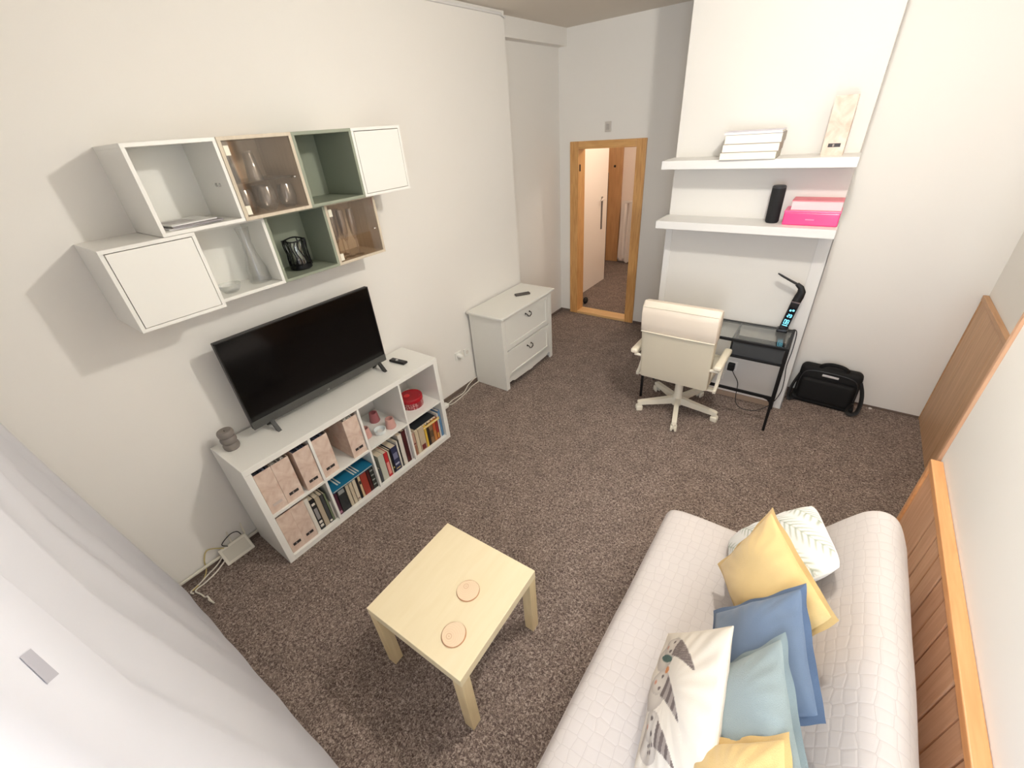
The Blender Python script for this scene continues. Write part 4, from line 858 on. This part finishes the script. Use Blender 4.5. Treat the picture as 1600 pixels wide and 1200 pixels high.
def sofa():
    o = thing('sofa', 'sofa under a pale quilted cover beside the pine panelling', 'sofa', (2.75, 0.5, 0))
    prof = spline2([(2.272, 0.006), (2.275, 0.2), (2.283, 0.36), (2.298, 0.425), (2.335, 0.456), (2.42, 0.466), (2.58, 0.464), (2.70, 0.462), (2.765, 0.472), (2.82, 0.535), (2.905, 0.665), (2.975, 0.79), (3.02, 0.858), (3.065, 0.884), (3.11, 0.868), (3.15, 0.80), (3.19, 0.69), (3.215, 0.5), (3.222, 0.25), (3.225, 0.006)], 5)
    L_ = [0]
    for a, c in zip(prof, prof[1:]): L_.append(L_[-1]+math.hypot(c[0]-a[0], c[1]-a[1]))
    y0, y1, ny = -0.34, 1.262, 110
    b = B(); uvl = b.bm.loops.layers.uv.new('UVMap')
    rn = random.Random(5); wr = [(rn.uniform(2.40, 2.75), rn.uniform(0.1, 0.75), rn.uniform(-0.5, 0.9), rn.uniform(0.006, 0.012), rn.uniform(0.08, 0.2)) for _ in range(16)]
    def P_(i, j):
        x, z = prof[i]; t = j/(ny-1); y = y0+(y1-y0)*t
        e = max(0, (y-(y1-0.03))/0.03)
        if z > 0.3 and e > 0: z -= 0.035*(1-math.sqrt(max(0, 1-e*e)))
        if 0.3 < z:
            z += 0.004*math.sin(7*y+5*x)+0.002*math.sin(17*y-9*x)
            for (wx, wy, an, h, ln) in wr:
                dx, dy = x-wx, y-wy; a_ = dx*math.cos(an)+dy*math.sin(an); c_ = -dx*math.sin(an)+dy*math.cos(an)
                z += h*math.exp(-(a_/0.012)**2-(c_/ln)**2)
        else: x += 0.006*math.sin(14*y)*(0.4-z)*(1 if x > 2.7 else -1)
        # seat drops a little towards the far corner of the back
        return Vector((x, y + (0.02*math.sin((x-2.3)*3.3)), z))
    n = len(prof)
    G = [[b.bm.verts.new(P_(i, j)) for j in range(ny)] for i in range(n)]
    for i in range(n-1):
        for j in range(ny-1):
            f = b.bm.faces.new((G[i][j], G[i+1][j], G[i+1][j+1], G[i][j+1]))
            for lp, (ii, jj) in zip(f.loops, ((i, j), (i+1, j), (i+1, j+1), (i, j+1))): lp[uvl].uv = (L_[ii], y0+(y1-y0)*jj/(ny-1))
    for j in (0, ny-1):
        f = b.bm.faces.new([G[i][j] for i in range(n)])
        for lp in f.loops: lp[uvl].uv = (lp.vert.co.x, lp.vert.co.z)
    part(o, 'quilted_cover', b, QUILT, True)
sofa()

# ------------------------------------------------------------------ cushions
def lerp(a, b, t): return a+(b-a)*t
def cushion(label, C4, thick, mat, paint=None, n=48, flange=None, fl_mat=None, pinch=0.05, plump=0.5, rnd=0.0, seed=0, tagq=None, group='cushions on the sofa', sag=0.0):
    """C4: corners (-1,-1),(1,-1),(1,1),(-1,1) of the cushion's mid plane in world space"""
    c = [Vector(p) for p in C4]; cen = sum(c, Vector())/4
    nrm = (c[1]-c[0]).cross(c[3]-c[0]).normalized()
    if nrm.z < 0: nrm = -nrm
    o = thing('cushion', label, 'cushion', tuple(cen), 0, group)
    g = random.Random(seed); w8 = [(g.uniform(2, 7), g.uniform(2, 7), g.uniform(0, 6), g.uniform(0.3, 1)) for _ in range(7)]
    def mid(u, v):
        uu = u*(1-pinch*(1-v*v)*1.2*abs(u)); vv = v*(1-pinch*(1-u*u)*1.2*abs(v))
        uu *= 1-rnd*v**6; vv *= 1-rnd*u**6
        return lerp(lerp(c[0], c[1], (uu+1)/2), lerp(c[3], c[2], (uu+1)/2), (vv+1)/2)
    def h(u, v):
        p = max(0, (1-u**2)*(1-v**2)); q = p**plump
        wv = sum(k*math.sin(a*u+b*v+p0) for a, b, p0, k in w8)*0.0022
        # radiating corner creases
        cr = 0.0035*math.sin(9*math.atan2(v, u)*2)*(u*u+v*v)/2
        return thick*q + (wv+cr)*min(1, p*5)
    b = B(); lay = b.bm.verts.layers.float_color.new('print') if paint else None
    def sheet(sg):
        G = []
        for i in range(n):
            row = []
            for j in range(n):
                u = -1+2*i/(n-1); v = -1+2*j/(n-1); u = math.sin(u*PI/2)*0.5+u*0.5; v = math.sin(v*PI/2)*0.5+v*0.5
                co = mid(u, v)+nrm*sg*h(u, v)
                vt = b.bm.verts.new(co)
                if lay: vt[lay] = lin(paint(u, v) if sg > 0 else paint(9, 9))
                row.append(vt)
            G.append(row)
        for i in range(n-1):
            for j in range(n-1): b.bm.faces.new((G[i][j], G[i+1][j], G[i+1][j+1], G[i][j+1]))
    sheet(1); sheet(-1)
    bmesh.ops.remove_doubles(b.bm, verts=b.bm.verts, dist=1e-5)
    cv = part(o, 'cover', b, mat, True)
    # seam or fringe along the rim
    path = []
    m = 24
    for s in range(4):
        for k in range(m):
            t = -1+2*k/m; u, v = ((t, -1), (1, t), (-t, 1), (-1, -t))[s]
            path.append(mid(u, v))
    path.append(path[0])
    if flange:
        b = B(); R0 = []; R1 = []; R2 = []
        for k, p in enumerate(path[:-1]):
            d = (p-cen).normalized(); wob = nrm*0.003*math.sin(k*0.7+seed)
            R0.append(b.bm.verts.new(p-d*0.006+nrm*0.0035)); R1.append(b.bm.verts.new(p+d*flange*(1+0.08*math.sin(k*0.9+seed))+wob)); R2.append(b.bm.verts.new(p-d*0.006-nrm*0.0035))
        N_ = len(R0)
        for k in range(N_):
            k2 = (k+1) % N_; b.bm.faces.new((R0[k], R0[k2], R1[k2], R1[k])); b.bm.faces.new((R2[k], R1[k], R1[k2], R2[k2]))
        part(cv, 'fringe_edge', b, fl_mat or mat, True)
    else: part(cv, 'seam', B().tube(path, 0.003, 6, cap=False), fl_mat or mat, True)
    if tagq: part(cv, 'care_tag', B().prism(tagq[0], 'x', -0.0008, 0.0008, tagq[1]), M('tag_white', (240, 240, 240), 0.6), label='white care tag')
    return o
def fabric(name, rgb, var=0.05):
    return M(name, rgb, 0.85, var=var, vs=14, bump=0.35, bs=420, spec=0.15, sheen=0.25)
YEL = fabric('mustard_linen', (226, 194, 134)); YELE = fabric('mustard_linen_edge', (212, 178, 118))
BLU = fabric('blue_linen', (106, 122, 144), 0.05); BLUE_ = fabric('blue_linen_edge', (88, 106, 132))
PAL = fabric('grey_blue_linen', (146, 158, 158), 0.05); PALE = fabric('grey_blue_linen_edge', (132, 146, 148))
def leaf_paint(u, v):
    base = Vector((243, 242, 238))
    if abs(u) > 2: return base
    # fern sprigs: herringbone strokes either side of slanted stems
    a = 0.55; x = u*math.cos(a)+v*math.sin(a); y = -u*math.sin(a)+v*math.cos(a)
    k = math.floor(x/0.5+0.5); lx = x-k*0.5; y2 = y+0.35*(k % 2)
    w_ = 0.235*(0.7+0.3*math.cos(y2*2.1))
    if abs(lx) > w_: return base
    ph = (y2*1.0+abs(lx)*1.1)*17.0; s = math.sin(ph*2*PI/2.4)
    q = max(0, s)**1.2*(1-(abs(lx)/w_)**3)
    st = 1.0 if abs(lx) < 0.012 else 0
    return base.lerp(Vector((168, 176, 158)), min(1, 0.8*q+0.4*st))
def ell(u, v, cx, cy, rx, ry, a=0):
    dx, dy = u-cx, v-cy; x = dx*math.cos(a)+dy*math.sin(a); y = -dx*math.sin(a)+dy*math.cos(a)
    return (x/rx)**2+(y/ry)**2
def animal_paint(u, v):
    """three small grey hamster-like animals in hats; u: left(-1)-right(1), v: top(1)-bottom(-1)"""
    c = Vector((226, 216, 202))
    if abs(u) > 2: return c
    GR, DK, LT, PKC = Vector((164, 152, 144)), Vector((116, 104, 100)), Vector((212, 202, 190)), Vector((206, 150, 128))
    def hat(cx, cy, ln, wd, an, stripes):
        dx, dy = u-cx, v-cy; t = dx*math.cos(an)+dy*math.sin(an); s = -dx*math.sin(an)+dy*math.cos(an)
        t /= ln
        if 0 <= t <= 1:
            s2 = s+0.10*ln*t*t*4*0.5
            if abs(s2) < wd*(1-t)**0.7:
                return DK if (stripes and math.sin(t*22) > 0.1) or (not stripes and (math.sin(t*60)*math.sin(s2*150) < 0.5)) else GR
    for (cx, cy, kind) in ((-0.36, 0.66, 0), (-0.36, 0.10, 1), (-0.36, -0.46, 2)):
        if ell(u, v, cx-0.08, cy-0.16, 0.34, 0.24) < 1: c = LT.lerp(GR, 0.5*ell(u, v, cx-0.08, cy-0.16, 0.34, 0.24))
        e = ell(u, v, cx, cy, 0.28, 0.18)
        if e < 1: c = LT.lerp(GR, 0.5*e*e)
        for s in (-1, 1):
            if ell(u, v, cx+0.03, cy+0.085*s, 0.05, 0.028) < 1: c = DK
        if ell(u, v, cx-0.15, cy, 0.05, 0.03) < 1: c = PKC
        if kind == 0 and ell(u, v, cx-0.02, cy-0.2, 0.26, 0.06, -0.2) < 1: c = Vector((84, 104, 98))
        if kind == 1 and ell(u, v, cx+0.14, cy+0.17, 0.075, 0.05) < 1: c = Vector((206, 138, 92))
        if kind == 2:
            for q in range(5):
                if ell(u, v, cx-0.1+0.09*(q % 3), cy-0.2-0.07*(q//3), 0.03, 0.025) < 1: c = DK
        hc = hat(cx+0.18, cy-0.02-0.03*kind, 0.8-0.1*kind, 0.15, (-0.28, -0.45, -0.35)[kind], kind != 0)
        if hc: c = hc
    return c
cushion('white fern-print cushion at the far end of the sofa, behind the tilted mustard one', [(2.689, 0.754, 0.600), (2.955, 0.896, 0.880), (2.866, 1.336, 0.735), (2.594, 1.188, 0.474)], 0.075, painted('fern_cloth', 0.85, 0.2, 420), leaf_paint, n=130, pinch=0.01, rnd=0.07, seed=1, fl_mat=M('white_seam', (240, 238, 232), 0.8))
cushion('large mustard cushion tilted on its corner between the fern and blue cushions', [(2.816, 0.532, 0.647), (2.925, 0.621, 0.954), (2.714, 0.991, 0.922), (2.605, 0.903, 0.615)], 0.064, YEL, flange=0.017, fl_mat=YELE, seed=2)
cushion('denim blue cushion in the middle of the sofa', [(2.717, 0.281, 0.658), (2.928, 0.356, 0.894), (2.835, 0.655, 0.98), (2.642, 0.642, 0.677)], 0.062, BLU, flange=0.019, fl_mat=BLUE_, seed=3)
cushion('pale grey-blue cushion leaning in front of the denim blue one', [(2.757, 0.065, 0.733), (2.9, 0.149, 0.973), (2.811, 0.465, 0.974), (2.676, 0.404, 0.714)], 0.058, PAL, flange=0.019, fl_mat=PALE, seed=4)
cushion('cream cushion printed with grey animals in pointed hats at the front of the sofa', [(2.57, 0.068, 0.561), (2.745, 0.049, 0.858), (2.695, 0.478, 0.894), (2.519, 0.528, 0.585)], 0.055, painted('animal_cloth', 0.85, 0.2, 380), animal_paint, n=150, pinch=0.02, seed=5, fl_mat=M('cream_seam', (226, 214, 196), 0.8),
        tagq=([(-0.012, 0), (0.012, 0), (0.014, -0.05), (-0.01, -0.055)], Matrix.Translation((2.566, 0.128, 0.572)) @ Matrix.Rotation(-0.9, 4, 'Y') @ Matrix.Rotation(1.2, 4, 'Z')))
cushion('mustard cushion nearest the camera at the bottom of the cushion row', [(2.729, -0.136, 0.795), (2.899, -0.092, 1.009), (2.85, 0.214, 0.986), (2.692, 0.164, 0.808)], 0.045, YEL, flange=0.017, fl_mat=YELE, seed=6)

# ------------------------------------------------------------------ sheer curtain
def sheer():
    m, nt, P, N, L = nodes_of('sheer_voile'); N.remove(P)
    d = N.new('ShaderNodeBsdfDiffuse'); d.inputs[0].default_value = lin((248, 248, 255)); t = N.new('ShaderNodeBsdfTranslucent'); t.inputs[0].default_value = lin((248, 249, 255))
    tc = N.new('ShaderNodeTexCoord'); nz = N.new('ShaderNodeTexNoise'); nz.inputs['Scale'].default_value = 500; L.new(tc.outputs['Object'], nz.inputs['Vector'])
    bp = N.new('ShaderNodeBump'); bp.inputs['Strength'].default_value = 0.15; bp.inputs['Distance'].default_value = 0.002; L.new(nz.outputs['Fac'], bp.inputs['Height']); L.new(bp.outputs['Normal'], d.inputs['Normal'])
    mx = N.new('ShaderNodeMixShader'); mx.inputs[0].default_value = 0.18; L.new(d.outputs[0], mx.inputs[1]); L.new(t.outputs[0], mx.inputs[2])
    tr = N.new('ShaderNodeBsdfTransparent'); m2 = N.new('ShaderNodeMixShader'); m2.inputs[0].default_value = 0.06
    L.new(mx.outputs[0], m2.inputs[1]); L.new(tr.outputs[0], m2.inputs[2]); L.new(m2.outputs[0], N['Material Output'].inputs[0]); return m
def curtain_y(x, z):
    s = max(0.0, 1-z/1.35); yb = -0.585+0.122*s**1.1*(1 if s > 0 else 0) + 0.03*x*s - 0.02*min(1, max(0, (z-1.35)/1.2))
    ph = 2*PI*(x/0.34+0.18*math.sin(2.1*x)+0.03*z)
    f_ = 0.5+0.5*math.sin(ph); g_ = 0.5+0.5*math.sin(ph*2.3+1.0)
    a = 0.15+0.85*min(1, z/1.5)
    return yb-a*(0.026*(1-f_)+0.004*g_)
o = thing('sheer_curtain', 'floor-length white sheer curtain hanging in soft folds along the window wall', 'curtain', (1.2, -0.6, 0))
b = B(); nx, nz_ = 260, 40
b.grid(lambda u, v: (-0.005+2.35*u, curtain_y(-0.005+2.35*u, 0.012+2.90*v), 0.012+2.90*v), nx, nz_)
part(o, 'voile', b, sheer(), True)
part(o, 'curtain_rail', B().cyl((-0.01, -0.65, 2.93), (3.2, -0.65, 2.93), 0.014), WHITE, True)
def lab(u, v):
    x = lerp(lerp(1.899, 1.922, u), lerp(1.906, 1.932, u), v); z = lerp(lerp(1.682, 1.698, u), lerp(1.622, 1.641, u), v)
    return (x, curtain_y(x, z)+0.0015, z)
b = B(); b.grid(lab, 6, 10)
part(o, 'woven_label', b, M('grey_label', (190, 189, 198), 0.8), True, label='small grey woven label')

# ------------------------------------------------------------------ router, cables, sockets
o = thing('router', 'white router box leaning on the wall beside the bookcase, with two short aerials', 'router', (0.04, -0.15, 0))
T = Matrix.Translation((0.078, -0.15, 0.0)) @ Matrix.Rotation(-math.radians(36), 4, 'Y')
part(o, 'router_case', B().box(-0.03, 0, -0.086, 0.086, 0.0, 0.118, 0.006, 2, T), M('router_white', (236, 230, 214), 0.35))
part(o, 'inset_panel', B().box(-0.002, 0.0012, -0.07, 0.07, 0.02, 0.1, 0.001, 2, T), M('router_panel', (214, 208, 192), 0.4))
for y in (-0.03, 0.055): part(o, 'aerial', B().tube([(0.006, -0.15+y+0.03, 0.095), (0.0, -0.15+y+0.032, 0.14), (-0.002, -0.15+y+0.036, 0.175)], [0.006, 0.006, 0.004], 8), M('router_white', (236, 230, 214), 0.35), True)
CW = M('white_cable', (226, 220, 206), 0.45); CYW = M('yellowed_cable', (206, 186, 120), 0.5)
cord('black_lead', [(0.03, -0.18, 0.1), (0.02, -0.2, 0.13), (0.012, -0.14, 0.155), (0.02, -0.1, 0.15), (0.03, -0.09, 0.12)], 0.003, CORDK, 'short black lead looping over the white router')
cord('white_cable', [(0.03, -0.235, 0.05), (0.02, -0.28, 0.012), (0.035, -0.34, 0.006), (0.06, -0.4, 0.006), (0.075, -0.45, 0.008), (0.10, -0.445, 0.008)], 0.0045, CW, 'thick white cable running from router towards the curtain, nearest the wall')
cord('white_cable', [(0.05, -0.237, 0.03), (0.06, -0.3, 0.006), (0.08, -0.37, 0.006), (0.09, -0.43, 0.008), (0.15, -0.42, 0.008), (0.2, -0.415, 0.02), (0.235, -0.405, 0.045), (0.275, -0.405, 0.05), (0.285, -0.4, 0.02), (0.25, -0.405, 0.007), (0.22, -0.41, 0.007)], 0.0045, CW, 'white cable that ends in a small loop at the curtain hem')
cord('yellowed_cable', [(0.012, -0.2, 0.09), (-0.002, -0.27, 0.14), (-0.004, -0.31, 0.09), (0.0, -0.33, 0.02), (0.035, -0.36, 0.006), (0.06, -0.4, 0.006), (0.08, -0.44, 0.012)], 0.0035, CYW, 'thin yellowed cable hanging on the wall beside the router')
struct('trim_4', B().box(-0.003, 0.012, -0.6, 0.03, 0.036, 0.052, 0.003), CW)
o = thing('extension_block', 'white rounded extension block on the carpet past the far end of the bookcase', 'extension block', (0.06, 1.66, 0))
part(o, 'block_body', B().box(0.03, 0.09, 1.50, 1.80, 0.0, 0.048, 0.018, 3), WHITE, True)
part(o, 'outlet', B().lathe([(0.016, 0), (0.018, 0.002), (0.018, -0.002)], T=Matrix.Translation((0.06, 1.72, 0.0485))), PAPER, True)
ORI['x'] = (0, 0, 0)
cord('white_cable', [(0.07, 1.8, 0.02), (0.075, 1.83, 0.008), (0.08, 1.9, 0.007), (0.06, 2.08, 0.007), (0.035, 2.18, 0.007), (0.03, 2.32, 0.007)], 0.0045, CW, 'white cable on the carpet between bookcase and chest, outer one')
cord('white_cable', [(0.05, 1.8, 0.024), (0.046, 1.83, 0.01), (0.035, 1.9, 0.008), (0.04, 2.05, 0.007), (0.015, 2.15, 0.03), (0.01, 2.24, 0.05), (0.009, 2.31, 0.05)], 0.0045, CW, 'white cable nearest the wall between bookcase and chest')
def wall_socket(y, z, label, plug):
    o = thing('wall_socket', label, 'socket', (XW, y, z), 0, 'wall sockets by the chest')
    part(o, 'socket_plate', B().box(XW, XW+0.009, y-0.04, y+0.04, z-0.04, z+0.04, 0.004), WHITE)
    if plug: part(o, 'plug', B().tube([(XW+0.008, y, z+0.005), (XW+0.03, y, z+0.004), (XW+0.05, y, z-0.004), (XW+0.055, y, z-0.02)], [0.024, 0.024, 0.02, 0.012], 14), M('plug_white', (240, 238, 230), 0.4), True)
    else: part(o, 'socket_well', B().lathe([(0.02, 0.0098), (0.021, 0.011), (0.019, 0.011), (0.0, 0.0095)], T=Matrix.Translation((XW, y, z)) @ Matrix.Rotation(PI/2, 4, 'Y')), PAPER, True)
wall_socket(2.105, 0.385, 'white wall socket with a plug in it between bookcase and chest', True)
wall_socket(2.225, 0.37, 'empty white wall socket right beside the chest of drawers', False)
single('carpet_fluff', B().ellipsoid((3.24, 3.585, 0.008), (0.014, 0.01, 0.008), 10), M('fluff', (226, 216, 208), 0.9), 'tiny white scrap on the carpet by the back wall near the bag', 'scrap', (3.24, 3.585, 0), True)

# ------------------------------------------------------------------ ceiling lamp (above, out of the frame)
o = thing('ceiling_lamp', 'round ceiling lamp fitting above the sofa', 'lamp', (LAMP.x, LAMP.y, ZC))
part(o, 'ceiling_rose', B().lathe([(0, 0), (0.06, 0), (0.055, -0.02), (0.012, -0.03), (0.012, -0.075), (0.02, -0.09), (0, -0.09)]), WHITE, True, False)
